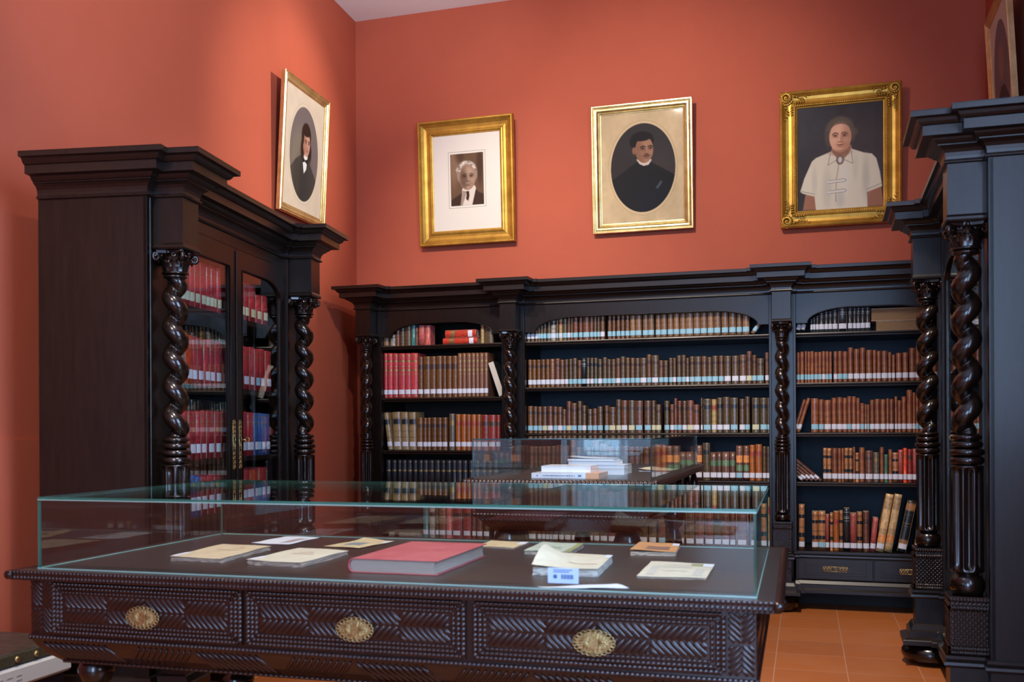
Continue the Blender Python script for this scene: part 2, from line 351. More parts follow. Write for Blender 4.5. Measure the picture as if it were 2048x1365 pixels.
def capital(cx,cy,z0,z1,r,half):
    r=r*1.12
    mb=MB(); h=z1-z0
    mb.lathe([(r*.7,z0),(r*.95,z0+.002),(r*1.0,z0+h*.05),(r*.95,z0+h*.10),(r*.78,z0+h*.12),(r*.74,z0+h*.3),(r*.8,z0+h*.6),(r*1.0,z0+h*.86),(r*1.02,z0+h*.88)],cx,cy,20)
    for row,(n,zb,zt,rr) in enumerate(((8,.12,.55,.80),(8,.30,.80,.86))):
        for k in range(n):
            a=2*PI*(k+.5*row)/n; ca,sa=math.cos(a),math.sin(a); pts=[];wd=r*.36
            for t in (0,.35,.65,.85,1,1.02,.96):
                pass
            prof=[(rr*r,zb),(rr*r*1.05,zb+(zt-zb)*.4),(rr*r*1.16,zb+(zt-zb)*.75),(rr*r*1.36,zt),(rr*r*1.56,zt-.01),(rr*r*1.58,zt-.10)]
            vs=[];
            for i,(q,zz) in enumerate(prof):
                ww=wd*(1,1.15,1.2,1.0,.7,.35)[i]
                for s_,bul in ((-1,0),(-.5,.004*r/.05),(0,-.002),(.5,.004*r/.05),(1,0)):
                    x=(q+bul); vs.append((cx+x*ca-ww*s_*sa,cy+x*sa+ww*s_*ca,z0+h*zz))
            fs=[(i*5+j,(i+1)*5+j,(i+1)*5+j+1,i*5+j+1) for i in range(len(prof)-1) for j in range(4)]
            mb.add(vs,fs,0,True)
    for sx in (-1,1):
        for sy in (-1,1):            # corner volutes
            d=half*.80; c=Vector((cx+sx*d,cy+sy*d,z0+h*.72)); rad=h*.17; u=Vector((sx,sy,0)).normalized()
            pts=[];R=[]
            for i in range(15):
                a=i/14*2.6*PI; q=rad*(1-.68*i/14); pts.append(c+u*(-q*math.cos(a+PI/2))+Vector((0,0,q*math.sin(a+PI/2)))); R.append(h*.095*(1-.45*i/14))
            mb.tube([Vector((cx,cy,z0+h*.5))+u*r*.8]+pts,[h*.085]+R,7)
    ab=[]; hf=half*.84
    for k in range(4):
        a=PI/4+k*PI/2; 
        ab.append((cx+hf*1.38*math.cos(a-.08),cy+hf*1.38*math.sin(a-.08))); ab.append((cx+hf*1.38*math.cos(a+.08),cy+hf*1.38*math.sin(a+.08)))
        m=a+PI/4
        for q in (-.25,0,.25): ab.append((cx+hf*(.86+.6*q*q)*math.cos(m+q),cy+hf*(.86+.6*q*q)*math.sin(m+q)))
    mb.poly(ab,lambda a,b,d:(a,b,d),z0+h*.88,z1-.0005)
    for k in range(4):
        a=k*PI/2; mb.lathe([(.001,z0+h*.80),(h*.08,z0+h*.84),(h*.1,z0+h*.9),(h*.08,z0+h*.96),(.001,z0+h*.98)],cx+half*.86*math.cos(a),cy+half*.86*math.sin(a),8)
    return mb
def sides(cx,cy,half):       # fn for front and the two flanks of a square block
    yield (lambda u,v,h:(cx+u,cy-half-h,v))
    yield (lambda u,v,h:(cx-half-h,cy-u,v))
    yield (lambda u,v,h:(cx+half+h,cy+u,v))
def pedestal(cx,cy,z0,z1,half):
    mb=MB(); h=z1-z0; mb.box(cx-half*.96,cx+half*.96,cy-half*.96,cy+half*.96,z0,z1-.001); hf=half*.96
    for fn in sides(cx,cy,hf):
        for zz,rr in ((.03,.010),(.10,.010),(.80,.010),(.94,.008)):
            mb.ripple((-hf,z0+h*zz),(hf,z0+h*zz),fn,rr*half/.064,.0105*half/.064)
        n=9
        for k in range(n):           # zig-zag band
            a=-hf+2*hf*k/n; b=a+2*hf/n; mb.reed((a,z0+h*.845),(b,z0+h*.905),fn,.003)
        nx,nz=7,13; za,zb=z0+h*.145,z0+h*.765; dx=2*hf/nx; dz=(zb-za)/nz
        for j in range(nz):
            for i in range(nx-(j%2)):
                u=-hf+dx*(i+.5+.5*(j%2)); v=za+dz*(j+.5); a=dx*.50;b=dz*.50;q=.0065
                vs=[fn(u-a,v,0),fn(u,v-b,0),fn(u+a,v,0),fn(u,v+b,0),fn(u-a*.5,v,q*.8),fn(u,v-b*.5,q*.8),fn(u+a*.5,v,q*.8),fn(u,v+b*.5,q*.8)]
                mb.add(vs,[(0,1,5,4),(1,2,6,5),(2,3,7,6),(3,0,4,7),(4,5,6,7)],0,True)
    P=[(cx-half,cy+half),(cx-half,cy-half),(cx+half,cy-half),(cx+half,cy+half)]
    mb.poly([(a*1.0,b) for a,b in P],lambda a,b,d:(a,b,d),z1-.014,z1)
    return mb
def col_parts(parent,cx,cy,half,lv,hand,ph=0,tr=.0335,to=.0165):
    """lv: pedestal bottom/top, bun top, flutes top, rings top, twist top, capital top"""
    zp0,zp1,zb,zf,zr,zt,zc=lv; k=half/.064
    mb=MB()
    twisted(mb,cx,cy,zr-.004,zt-.012,tr*k,to*k,.118*k**.7,hand,ph)
    rings(mb,cx,cy,zf,zr,.050*k)
    mb.lathe([(.03*k,zt-.02),(.043*k,zt-.014),(.045*k,zt-.008),(.040*k,zt-.003),(.034*k,zt+.002)],cx,cy,20)
    fluted(mb,cx,cy,zb,zf,.052*k)
    mb.lathe([(.03*k,zp1),(.047*k,zp1+.002),(.056*k,zp1+.3*(zb-zp1)),(.055*k,zp1+.55*(zb-zp1)),(.046*k,zp1+.8*(zb-zp1)),(.036*k,zp1+.86*(zb-zp1)),(.04*k,zb+.002)],cx,cy,24)
    c=mb.build('twisted_column',carved,parent)
    capital(cx,cy,zt,zc,.045*k,half).build('capital',carved,c)
    pedestal(cx,cy,zp0,zp1,half).build('pedestal',carved,c)
    return c
BUN=[(.05,1),(.075,.97),(.09,.92),(.112,.80),(.124,.62),(.126,.45),(.118,.28),(.104,.14),(.088,.05),(.07,0)]
def bun(mb,cx,cy,h,k=1): mb.lathe([(r*k,z*h+.0005) for r,z in reversed(BUN)],cx,cy,28)
BASEM=[(0,.012),(.004,.010),(.010,.006),(.012,0)]
# ---------------------------------------------------------------- open bookcase along the back wall
def plan(blocks,half,pil,yb,ym,xl,xr,yback):
    p=[(xl,yback),(xl,yb)]
    for i,c in enumerate(blocks):
        if i>0: p+=[(c-pil,ym),(c-pil,yb)]
        p+=[(c-half,yb),(c-half,0),(c+half,0),(c+half,yb)]
        if i<len(blocks)-1: p+=[(c+pil,yb),(c+pil,ym)]
    return p+[(xr,yb),(xr,yback)]
def arc_board(xa,xb,zs,za,ztop,flat,cw):
    pts=[(xa,ztop),(xa,zs),(xa+flat,zs)]
    for k in range(1,13):
        t=PI/2*k/12; pts.append((xa+flat+cw*(1-math.cos(t)),zs+(za-zs)*math.sin(t)))
    for k in range(12,0,-1):
        t=PI/2*k/12; pts.append((xb-flat-cw*(1-math.cos(t)),zs+(za-zs)*math.sin(t)))
    return pts+[(xb-flat,zs),(xb,zs),(xb,ztop)]
XZ=lambda y:(lambda a,b,d:(a,d,b))
MIDM=[(0,.368),(.014,.371),(.020,.380),(.018,.390),(.009,.394),(.013,.402),(.013,.411),(0,.4145)]
PLM=[(0,.218),(.010,.210),(.022,.188),(.030,.184),(.030,.158),(.054,.150),(.058,.146),(.058,.127),(0,.127)]
def quatrefoil(mb,cx,z,hw,hh,y):
    n=36;vs=[]
    for j in range(n+1):
        for i in range(n+1):
            u=-hw+2*hw*i/n; v=-hh+2*hh*j/n; d=0
            for a,b in ((0,.030),(0,-.030),(.033,0),(-.033,0)):
                q=math.hypot(u-a,v-b)/.020
                if q<1: d=max(d,min(1,(1-q)*5))
            vs.append((cx+u,y+.014*d,z+v))
    fs=[(j*(n+1)+i,j*(n+1)+i+1,(j+1)*(n+1)+i+1,(j+1)*(n+1)+i) for j in range(n) for i in range(n)]
    mb.add(vs,fs,0,True)
    mb.lathe([(.001,-.004),(.005,-.002),(.005,.002),(.001,.004)],cx,y-.002,8); 
    for k in range(len(mb.v)-32,len(mb.v)): x,yy,zz=mb.v[k]; mb.v[k]=(x,yy,zz+z)
def scroll_plate(w,h,y,cx,cz,t=.0022,cells=2,vert=False):
    """pierced brass mount: border wire with loops and scrolls"""
    mb=MB(); g=(lambda a,b:(cx+a,y,cz+b)) if not vert else (lambda a,b:(cx+b,y,cz+a))
    def loop(a,b,ra,rb,n=14): mb.tube([g(a+ra*math.cos(2*PI*k/n),b+rb*math.sin(2*PI*k/n)) for k in range(n)],t,5,0,True)
    for s_ in (-1,1):
        for c_ in range(cells):
            a=s_*w*(.14+.36*(c_+.5)/cells)/1.0; q=w*.36/cells*.5
            loop(a,h*.26,q*.8,h*.2); loop(a,-h*.26,q*.8,h*.2)
            mb.tube([g(a-q,-h*.45),g(a,0),g(a+q,h*.45)],t,5); mb.tube([g(a-q,h*.45),g(a,0),g(a+q,-h*.45)],t,5)
    loop(0,0,w*.10,h*.42); loop(0,0,w*.05,h*.2)
    mb.tube([g(-w*.48,-h*.4),g(-w*.52,0),g(-w*.48,h*.4)],t,5); mb.tube([g(w*.48,-h*.4),g(w*.52,0),g(w*.48,h*.4)],t,5)
    mb.tube([g(-w*.48,h*.47),g(0,h*.42),g(w*.48,h*.47)],t,5); mb.tube([g(-w*.48,-h*.47),g(0,-h*.42),g(w*.48,-h*.47)],t,5)
    return mb
BLK=[0,1.225,3.26,4.485]
SHELF_M=[.915,1.27,1.63,1.99]; SHELF_L=[.78,1.134,1.562,1.99]
def open_bookcase():
    R=thing('bookcase',ROOM,0,0,0,'long dark open bookcase with twisted columns and arched shelf bays against the red back wall','bookcase')
    half,pil,yb,ym,yB=.064,.095,.14,.165,.70
    P=plan(BLK,half,pil,yb,ym,-.082,4.567,yB)
    mb=MB(); pr=[(o,2.272+h) for o,h in CORNICE]; mb.sweep(P,pr,XY,cap=False); cap_top(mb,P,.143,2.452)
    mb.build('cornice',woodh,R)
    c=MB()                                   # carcass: ends, partitions, pilasters, blocks, arch boards
    for i,b in enumerate(BLK):
        c.box(b-.068,b+.068,.185,yB,.127,2.272)
        c.box(b-pil+.02,b+pil-.02,.150,.19,.412,2.272)
        for s_ in (-1,1): c.bbox(b+s_*(pil-.010)-.010,b+s_*(pil-.010)+.010,.140,.19,.412,2.272,.003)
        c.box(b-half,b+half,0,.16,2.066,2.272)
        Pb=[(b-half,.14),(b-half,0),(b+half,0),(b+half,.14)]
        c.sweep(Pb,[(0,2.080),(.005,2.072),(.006,2.064),(.003,2.058),(-.03,2.057)],XY,cap=False)
        c.box(b-half+.002,b+half-.002,.002,.16,.128,.372); quatrefoil(c,b,.290,half-.003,.066,.0)
    for i in range(3):
        a,b=BLK[i]+pil-.005,BLK[i+1]-pil+.005
        c.poly(arc_board(a,b,2.060,2.168 if i==1 else 2.162,2.275,.085,.30 if i!=1 else .34),XZ(0),ym,ym+.022)
        q=arc_board(a,b,2.060,2.168 if i==1 else 2.162,2.275,.085,.30 if i!=1 else .34)[2:-2]
        c.tube([(u,ym,v+.004) for u,v in q],.0035,5)
        c.box(a,b,.19,yB,2.24,2.27)
        c.box(a,b,.165,.30,.127,.40)
    c.build('carcass',wood,R)
    for i in range(3):
        a,b=BLK[i]+.068,BLK[i+1]-.068
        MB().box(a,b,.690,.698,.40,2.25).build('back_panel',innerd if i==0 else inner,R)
        for z in (SHELF_L if i==0 else SHELF_M):
            m=MB(); m.box(a,b,.19,.688,z-.030,z)
            m.sweep([(a,.19),(b,.19)],[(0,z-.030),(.004,z-.029),(.005,z-.023),(.002,z-.019),(.007,z-.015),(.009,z-.008),(.007,z-.001),(0,z)],XY)
            m.build('shelf',woodh,R)
        m=MB(); m.box(a,b,.15,.688,.404,.42); m.build('deck',woodh,R)
    m=MB(); m.sweep(P,MIDM,XY,cap=False); m.sweep(P,PLM,XY,cap=False); cap_top(m,P,.013,.4145);
    MB().box(-.07,4.555,.42,.44,.0005,.13).build('recessed_skirting',innerd,R)  # dark matte colour stands for the shade under the base
    m.build('base_moulding',woodh,R)
    lv=(.415,.650,.706,1.140,1.248,1.945,2.057)
    for b,hd,ph in zip(BLK,(1,-1,-1,1),(.4,1.2,2.0,0)): col_parts(R,b,.064,half,(lv[0],.640,.702,1.140,1.248,1.945,2.057),hd,ph,.0395,.0110)
    for b in BLK:
        for y in (.075,.60):
            m=MB(); bun(m,b,y,.127,.88); m.build('bun_foot',carved,R)
    for i,n in enumerate((2,4,2)):
        a,b=BLK[i]+pil+.005,BLK[i+1]-pil-.005
        for k in range(n):
            x0=a+(b-a)*k/n+.004; x1=a+(b-a)*(k+1)/n-.004
            m=MB(); m.bbox(x0,x1,.149,.17,.224,.366,.002); m.bbox(x0+.045,x1-.045,.1455,.15,.250,.342,.0015); m.bbox(x0+.065,x1-.065,.143,.15,.268,.324,.001)
            d=m.build('drawer',woodh,R)
            scroll_plate(.165,.040,.141,(x0+x1)/2,.297,.0022,3).build('brass_mount',brass,d)
    return R
open_bookcase()
# ---------------------------------------------------------------- glazed bookcases
def glass_mat(name,tint):
    m=bpy.data.materials.new(name); m.use_nodes=True; nt=m.node_tree; nt.nodes.clear()
    out=nt.nodes.new('ShaderNodeOutputMaterial'); mix=nt.nodes.new('ShaderNodeMixShader'); tr=nt.nodes.new('ShaderNodeBsdfTransparent'); gl=nt.nodes.new('ShaderNodeBsdfGlossy')
    tr.inputs[0].default_value=(*tint,1); gl.inputs['Roughness'].default_value=.0; gl.inputs['Color'].default_value=(.96,1,.98,1)
    fr=nt.nodes.new('ShaderNodeFresnel'); ge=nt.nodes.new('ShaderNodeNewGeometry'); mr=nt.nodes.new('ShaderNodeMapRange')
    mr.inputs[3].default_value=1.42; mr.inputs[4].default_value=1/1.42
    nt.links.new(ge.outputs['Backfacing'],mr.inputs[0]); nt.links.new(mr.outputs[0],fr.inputs[0])
    nt.links.new(fr.outputs[0],mix.inputs[0]); nt.links.new(tr.outputs[0],mix.inputs[1]); nt.links.new(gl.outputs[0],mix.inputs[2]); nt.links.new(mix.outputs[0],out.inputs[0]); return m
glass=glass_mat('clear_glass',(.975,.99,.985))
oldglass=glass_mat('old_pane_glass',(.97,.98,.975))
def edge_mat():
    m=bpy.data.materials.new('green_glass_edge'); m.use_nodes=True; nt=m.node_tree; b=nt.nodes['Principled BSDF']
    b.inputs['Base Color'].default_value=(.035,.20,.14,1); b.inputs['Roughness'].default_value=.15; b.inputs['Transmission Weight'].default_value=.35; b.inputs['IOR'].default_value=1.45; b.inputs['Coat Weight'].default_value=.5
    return m
gedge=edge_mat()
CSH=[.875,1.165,1.537,1.925]
def glazed(fr,label,shelves=True,hand=-1,backrows=True):
    R=thing('glazed_bookcase',fr,0,0,0,label,'bookcase')
    half,pil,yb,ym,yB=.0755,.105,.14,.165,.66; BL=[-.823,.823]; ZC=2.348
    P=[(-.955,yB),(-.955,yb),(-.823-half,yb),(-.823-half,0),(-.823+half,0),(-.823+half,yb),(-.823+pil,yb),(-.823+pil,ym),
       (.823-pil,ym),(.823-pil,yb),(.823-half,yb),(.823-half,0),(.823+half,0),(.823+half,yb),(.955,yb),(.955,yB)]
    mb=MB(); mb.sweep(P,[(o,ZC+h*1.01) for o,h in CORNICE],XY,cap=False); cap_top(mb,P,.143,ZC+.1818)
    mb.poly([(P[0][0]-.14,yB),(P[-1][0]+.14,yB),(P[-1][0]+.14,yB-.004),(P[0][0]-.14,yB-.004)],XY,ZC+.17,ZC+.18)
    mb.build('cornice',woodh,R)
    c=MB()
    for s_ in (-1,1):
        c.box(s_*.955 if s_<0 else .930,s_*.930 if s_<0 else .955,yb,yB,.2,ZC)
        b=s_*.823
        x0,x1=sorted((s_*.955,s_*.713)); c.box(x0+.001,x1-.001,.15,.175,.405,ZC)
        c.bbox(s_*(.823+.095)-.009,s_*(.823+.095)+.009,yb,.16,.41,ZC,.003); c.bbox(s_*(.823-.095)-.009,s_*(.823-.095)+.009,yb,.16,.41,ZC,.003)
        c.bbox(s_*.944-.011,s_*.944+.011,yb,.16,.41,ZC,.003)
        c.box(b-half,b+half,0,.16,2.130,ZC)
        Pb=[(b-half,.14),(b-half,0),(b+half,0),(b+half,.14)]
        c.sweep(Pb,[(0,2.148),(.006,2.138),(.007,2.128),(.003,2.121),(-.03,2.120)],XY,cap=False)
        c.box(b-half+.002,b+half-.002,.002,.16,.118,.368)
    c.box(-.953,.953,.152,yB,.12,.40)
    def outer(x):
        x=abs(x); return 2.285 if x<.42 else 2.285-.125*(1-math.sqrt(max(0,1-((x-.42)/.293)**2)))
    xs=[-.713,-.70,-.68,-.66,-.63,-.6,-.55,-.5,-.45,-.42,0,.42,.45,.5,.55,.6,.63,.66,.68,.70,.713]
    c.poly([(-.713,ZC)]+[(x,outer(x)) for x in xs]+[(.713,ZC)],XZ(0),ym-.001,ym+.012)
    c.tube([(x,ym,outer(x)+.003) for x in xs],.004,5)
    c.box(-.93,.93,.18,yB,2.30,2.34)
    c.build('carcass',wood,R)
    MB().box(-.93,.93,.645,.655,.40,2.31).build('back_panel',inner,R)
    m=MB(); PP=list(P)
    m.sweep(PP,[(0,.365),(.016,.368),(.022,.378),(.020,.389),(.010,.393),(.015,.402),(.015,.412),(0,.4145)],XY,cap=False)
    m.sweep(PP,[(0,.228),(.010,.222),(.022,.196),(.032,.190),(.032,.158),(.060,.146),(.064,.142),(.064,.118),(0,.118)],XY,cap=False)
    cap_top(m,PP,.013,.4145); m.box(-.93,.93,.30,.33,0,.12)
    m.build('base_moulding',woodh,R)
    for s_ in (-1,1): col_parts(R,s_*.823,.0755,half,(.416,.645,.737,1.158,1.286,2.015,2.120),hand,.6 if s_<0 else 2.2)
    for s_ in (-1,1):
        for y in (.085,.56):
            m=MB(); bun(m,s_*.823,y,.118,1.22); m.build('bun_foot',carved,R)
    for z in CSH:
        m=MB(); m.box(-.93,.93,.192,.64,z-.026,z); m.build('shelf',woodh,R)
    def inn(x): return outer(x if x>.0 else 0)-.105 if x<.42 else outer(.42)-.105-.125*(1-math.sqrt(max(0,1-min(1,(x-.42)/.225)**2)))
    for s_ in (-1,1):
        m=MB(); F=XZ(0)
        def q(pts,y0=.150,y1=.176): m.poly([(s_*a,b) for a,b in pts],F,y0,y1)
        q([(.002,.43),(.078,.43),(.078,inn(.078)),(.078,outer(.078)-.004),(.002,outer(0)-.004)])
        q([(.078,.43),(.634,.43),(.634,.55),(.078,.55)])
        q([(.634,.43),(.710,.43),(.710,outer(.710)-.004),(.68,outer(.68)-.004),(.65,outer(.65)-.004),(.634,outer(.634)-.004),(.634,inn(.634))])
        xi=[.078,.42,.45,.5,.55,.58,.6,.615,.625,.63,.634]
        q([(x,inn(x)) for x in xi]+[(x,outer(x)-.004) for x in reversed([.078,.42,.5,.55,.6,.634])])
        m.tube([(s_*x,.150,inn(x)) for x in xi]+[(s_*.634,.150,.55),(s_*.078,.150,.55)],.005,5,0,True)
        if s_>0: m.bbox(-.010,.010,.142,.151,.44,2.27,.003)
        d=m.build('door',wood,R)
        g=MB(); g.poly([(s_*x,inn(x)) for x in xi]+[(s_*.634,.55),(s_*.078,.55)],F,.160,.163); g.build('glass_pane',oldglass,d)
        scroll_plate(.255,.034,.148,s_*.038,1.235,.0022,4,True).build('escutcheon',brass,d)
        if s_>0:
            k=MB(); k.tube([(.038,.15,1.26),(.038,.115,1.26)],.0035,8); k.tube([(.038,.108+.012*math.cos(a),1.26+.012*math.sin(a)) for a in [2*PI*t/10 for t in range(10)]],.0025,5,0,True); k.build('key',brass,d)
    return R
glazed(LCAB,'tall dark glazed bookcase full of red books, with twisted columns, by the left wall',hand=-1)
glazed(RCAB,'tall dark glazed bookcase at the right, its plain side panel towards the viewer','bookcase',hand=1)
# ---------------------------------------------------------------- books
# rows measured along each shelf: x from the left pillar, width, height of the top above the floor, all in mm
ROWS={
 "M1":"1315,28,2136 1347,32,2145 1384,22,2149 1406,20,2153 1426,25,2162 1452,25,2166 1480,31,2169 1512,39,2173 1553,22,2171 1576,29,2170 1608,35,2169 1645,24,2167 1671,18,2166 1691,38,2188 1735,31,2175 1770,50,2176 1823,29,2174 1854,25,2173 1881,23,2177 1906,34,2185 1963,32,2188 1998,27,2188 2031,32,2189 2067,29,2190 2099,34,2189 2137,41,2172 2180,45,2173 2233,43,2174 2277,44,2174 2331,40,2167 2373,44,2171 2423,42,2172 2468,43,2173 2515,44,2173 2560,53,2173 2617,49,2175 2668,48,2173 2720,45,2171 2768,48,2173 2822,50,2174 2877,50,2172 2931,40,2166 2975,49,2157",
 "M2":"1323,34,1849 1359,33,1847 1395,32,1847 1430,37,1848 1469,32,1849 1504,36,1851 1543,40,1852 1586,33,1841 1622,30,1844 1655,28,1847 1685,36,1851 1724,30,1835 1756,36,1853 1795,25,1852 1824,28,1851 1856,26,1850 1884,34,1840 1922,34,1852 1958,30,1837 1990,34,1836 2026,34,1843 2063,35,1854 2100,35,1845 2139,33,1842 2174,37,1840 2213,48,1841 2264,33,1865 2300,52,1858 2356,33,1818 2391,34,1817 2431,29,1835 2461,25,1834 2490,34,1852 2527,31,1854 2560,23,1831 2586,36,1842 2623,48,1841 2675,39,1841 2716,35,1833 2753,43,1842 2800,37,1842 2841,48,1839 2896,50,1839 2951,49,1845 3002,38,1869 3042,33,1840 3077,49,1815 3135,27,1856",
 "M3":"1320,42,1484 1364,36,1481 1403,33,1480 1438,39,1480 1481,43,1481 1526,33,1478 1561,39,1476 1602,29,1457 1633,39,1518 1673,43,1503 1722,34,1518 1758,34,1484 1800,40,1456 1842,34,1460 1880,42,1475 1934,34,1482 1970,51,1470 2025,39,1527 2067,47,1520 2120,51,1519 2174,56,1516 2244,50,1515 2298,31,1516 2331,40,1485 2395,38,1512 2439,29,1485 2469,23,1530 2494,32,1511 2530,34,1510 2566,47,1513 2613,43,1482 2667,15,1529 2686,56,1523 2746,37,1519 2787,41,1531 2831,48,1535 2883,55,1529 2949,40,1519 2991,33,1536 3040,53,1526 3098,49,1525 3149,18,1524",
 "M4":"1330,36,1169 1372,27,1167 1403,31,1167 1436,33,1169 1473,33,1169 1508,31,1169 1551,22,1178 1576,22,1177 1608,45,1173 1659,47,1217 1710,40,1161 1790,36,1163 1836,54,1211 1898,52,1187 1954,49,1162 2009,45,1160 2061,57,1171 2122,44,1165 2169,36,1167 2209,23,1165 2236,45,1166 2296,35,1175 2335,33,1175 2372,34,1175 2410,42,1175 2460,40,1127 2503,47,1127 2554,28,1127 2585,32,1169 2622,53,1177 2681,52,1195 2735,47,1126 2783,35,1129 2822,52,1129 2877,42,1130 2923,48,1175 2975,42,1175 3020,38,1179 3062,47,1184 3113,27,1169 3142,25,1167",
 "M5":"1320,68,656 1392,31,637 1426,31,637 1459,32,638 1494,18,633 1514,48,659 1567,41,654 1613,51,650 1669,28,651 1700,40,657 1745,37,662 1785,57,665 1845,45,669 1895,60,670 1960,55,671 2021,57,675 2084,53,677 2147,49,674 2201,63,674 2273,58,680 2346,53,681 2413,57,684 2480,62,688 2551,66,689 2622,65,692 2692,65,693 2762,53,694 2817,55,695 2877,39,699 2919,91,697 3022,73,699 3097,32,699 3130,41,796",
 "L1":"142,47,2086 192,37,2129 232,40,2155 273,53,2157 329,38,2168 369,22,2134 396,51,2154 450,48,2153 930,31,2155 971,65,2132",
 "L2":"87,30,1934 120,43,1933 166,45,1931 218,56,1929 277,48,1928 327,58,1928 390,43,1895 438,55,1898 496,48,1897 550,49,1899 601,36,1898 640,42,1896 687,44,1896 733,37,1916 773,34,1916 809,39,1916 851,33,1916 887,30,1915 919,36,1915 958,34,1915",
 "L3":"174,69,1448 245,61,1447 310,62,1446 378,49,1400 430,34,1399 467,32,1400 504,46,1401 552,44,1400 599,44,1401 658,46,1431 713,42,1425 760,43,1425 806,37,1423 847,43,1422 893,36,1422 932,60,1419 994,58,1418 1055,37,1417",
 "L4":"101,41,1057 153,41,1057 204,32,1057 244,40,1057 291,41,1057 341,38,1057 388,41,1057 432,40,1057 477,46,1057 531,45,1057 585,40,1057 630,44,1057 680,37,1057 723,44,1057 773,39,1057 825,39,1057 875,42,1057 930,42,1057 982,41,1057 1033,41,1057",
 "L5":"426,47,690 481,49,695 533,29,692 566,57,688 628,48,693 680,84,698 773,67,695 848,33,688 889,50,697 947,49,698 1037,45,691",
 "R1":"3454,17,2095 3473,16,2108 3492,21,2118 3515,35,2142 3552,26,2150 3580,25,2151 3607,35,2161 3645,61,2171 3711,32,2170 3746,22,2170 3770,26,2171 3798,29,2170 3829,33,2169",
 "R2":"3359,21,1851 3382,27,1856 3414,16,1858 3432,20,1855 3453,25,1857 3480,25,1850 3506,25,1850 3533,23,1854 3558,21,1853 3581,20,1850 3612,26,1851 3640,33,1852 3675,33,1849 3711,34,1876 3750,38,1865 3791,36,1873 3832,41,1855 3877,24,1854 3904,27,1846 3935,41,1847 3979,22,1837 4004,22,1818 4032,37,1829 4074,37,1831 4118,40,1862 4159,32,1860 4195,30,1834 4228,38,1837 4269,30,1836",
 "R3":"3456,50,1516 3509,35,1508 3547,46,1503 3597,35,1518 3634,38,1522 3673,30,1517 3704,28,1528 3734,29,1527 3765,24,1515 3791,29,1478 3822,12,1468 3836,17,1468 3856,32,1500 3889,34,1506 3926,36,1503 3965,18,1509 3985,30,1504 4021,18,1522 4041,23,1494 4067,30,1521 4101,36,1567 4139,18,1548 4159,19,1539 4181,35,1547 4219,31,1529",
 "R4":"3537,26,1159 3564,31,1157 3598,39,1157 3639,22,1156 3663,18,1156 3683,27,1159 3712,27,1159 3741,15,1166 3758,23,1125 3784,36,1162 3824,50,1140 3877,40,1128 3921,27,1164 3950,25,1113 3978,25,1148 4005,38,1127 4044,30,1147 4076,24,1159 4102,34,1151 4138,30,1154 4170,34,1149",
 "R5":"3367,40,748 3458,44,698 3503,48,699 3552,25,675 3582,21,687 3605,39,700 3646,25,706 3675,43,727 3720,44,690 3766,35,699 3807,40,705",
 "C1":"-554,41,2144 -511,39,2151 -470,38,2158 -430,49,2165 -379,50,2171 -327,62,2179 -263,70,2188 -191,42,2194 -147,32,2198 -113,39,2202 -71,49,2204 -18,67,2199 54,74,2190 133,84,2171 219,57,2139 279,58,2139 343,96,2138 447,76,2095 526,84,2100 613,117,2107",
 "C2":"-525,41,1728 -480,40,1769 -438,88,1789 -348,46,1790 -300,69,1794 -229,69,1792 -158,54,1790 -101,74,1788 -22,72,1790 54,81,1788 138,79,1790 219,124,1788 346,68,1787 417,78,1791 498,69,1790 570,88,1790",
 "C3":"-519,120,1410 -398,81,1408 -312,43,1409 -266,65,1410 -198,94,1411 -101,67,1412 -29,79,1416 54,81,1423 138,79,1428 219,89,1433 314,38,1410 354,44,1410 403,64,1409 470,42,1409 518,49,1410 570,65,1407 640,75,1325",
 "C4":"-515,65,1098 -446,61,1090 -381,58,1087 -321,51,1081 -266,72,1078 -189,74,1079 -110,83,1075 -22,96,1078 79,138,1080 219,124,1087 346,121,1080 472,123,1087 599,132,1087",
}

def leather(n,c,r=.32,tool=0,coat=.35,cloth=False):
    m=mat('leather_'+n,c,r,0,coat,.5,.25 if not cloth else .15,120,col2=tuple(min(1,x*1.9) for x in c),vscale=38,rnd=.22,coatr=.3)
    if tool:
        m2=mat('tooled_leather_'+n,c,r,0,coat,.5); nt=m2.node_tree; b=nt.nodes['Principled BSDF']
        tc=nt.nodes.new('ShaderNodeTexCoord'); mp=nt.nodes.new('ShaderNodeMapping'); mp.inputs['Scale'].default_value=(1.5,1,1); v=nt.nodes.new('ShaderNodeTexVoronoi'); v.inputs['Scale'].default_value=190; v.feature='DISTANCE_TO_EDGE'
        nt.links.new(tc.outputs['Object'],mp.inputs[0]); nt.links.new(mp.outputs[0],v.inputs['Vector'])
        r_=nt.nodes.new('ShaderNodeValToRGB'); r_.color_ramp.elements[0].position=.03; r_.color_ramp.elements[1].position=.14; a=tool
        r_.color_ramp.elements[0].color=(.62*a+c[0]*(1-a),.42*a+c[1]*(1-a),.17*a+c[2]*(1-a),1); r_.color_ramp.elements[1].color=(*c,1)
        nt.links.new(v.outputs['Distance'],r_.inputs[0]); nt.links.new(r_.outputs[0],b.inputs['Base Color'])
        return m2
    return m
gold=mat('gold_tooling',(.44,.30,.12),.38,.6,col2=(.28,.18,.07),vscale=200)
silver=mat('pale_tooling',(.55,.55,.50),.4,.4)
blackp=leather('black',(.012,.012,.014)); redp=leather('title_red',(.22,.035,.02)); greenp=leather('patch_green',(.09,.16,.08)); orangep=leather('patch_orange',(.50,.19,.05)); darkp=leather('patch_brown',(.05,.022,.014))
C_=lambda n,c,**k: leather(n,c,**k)
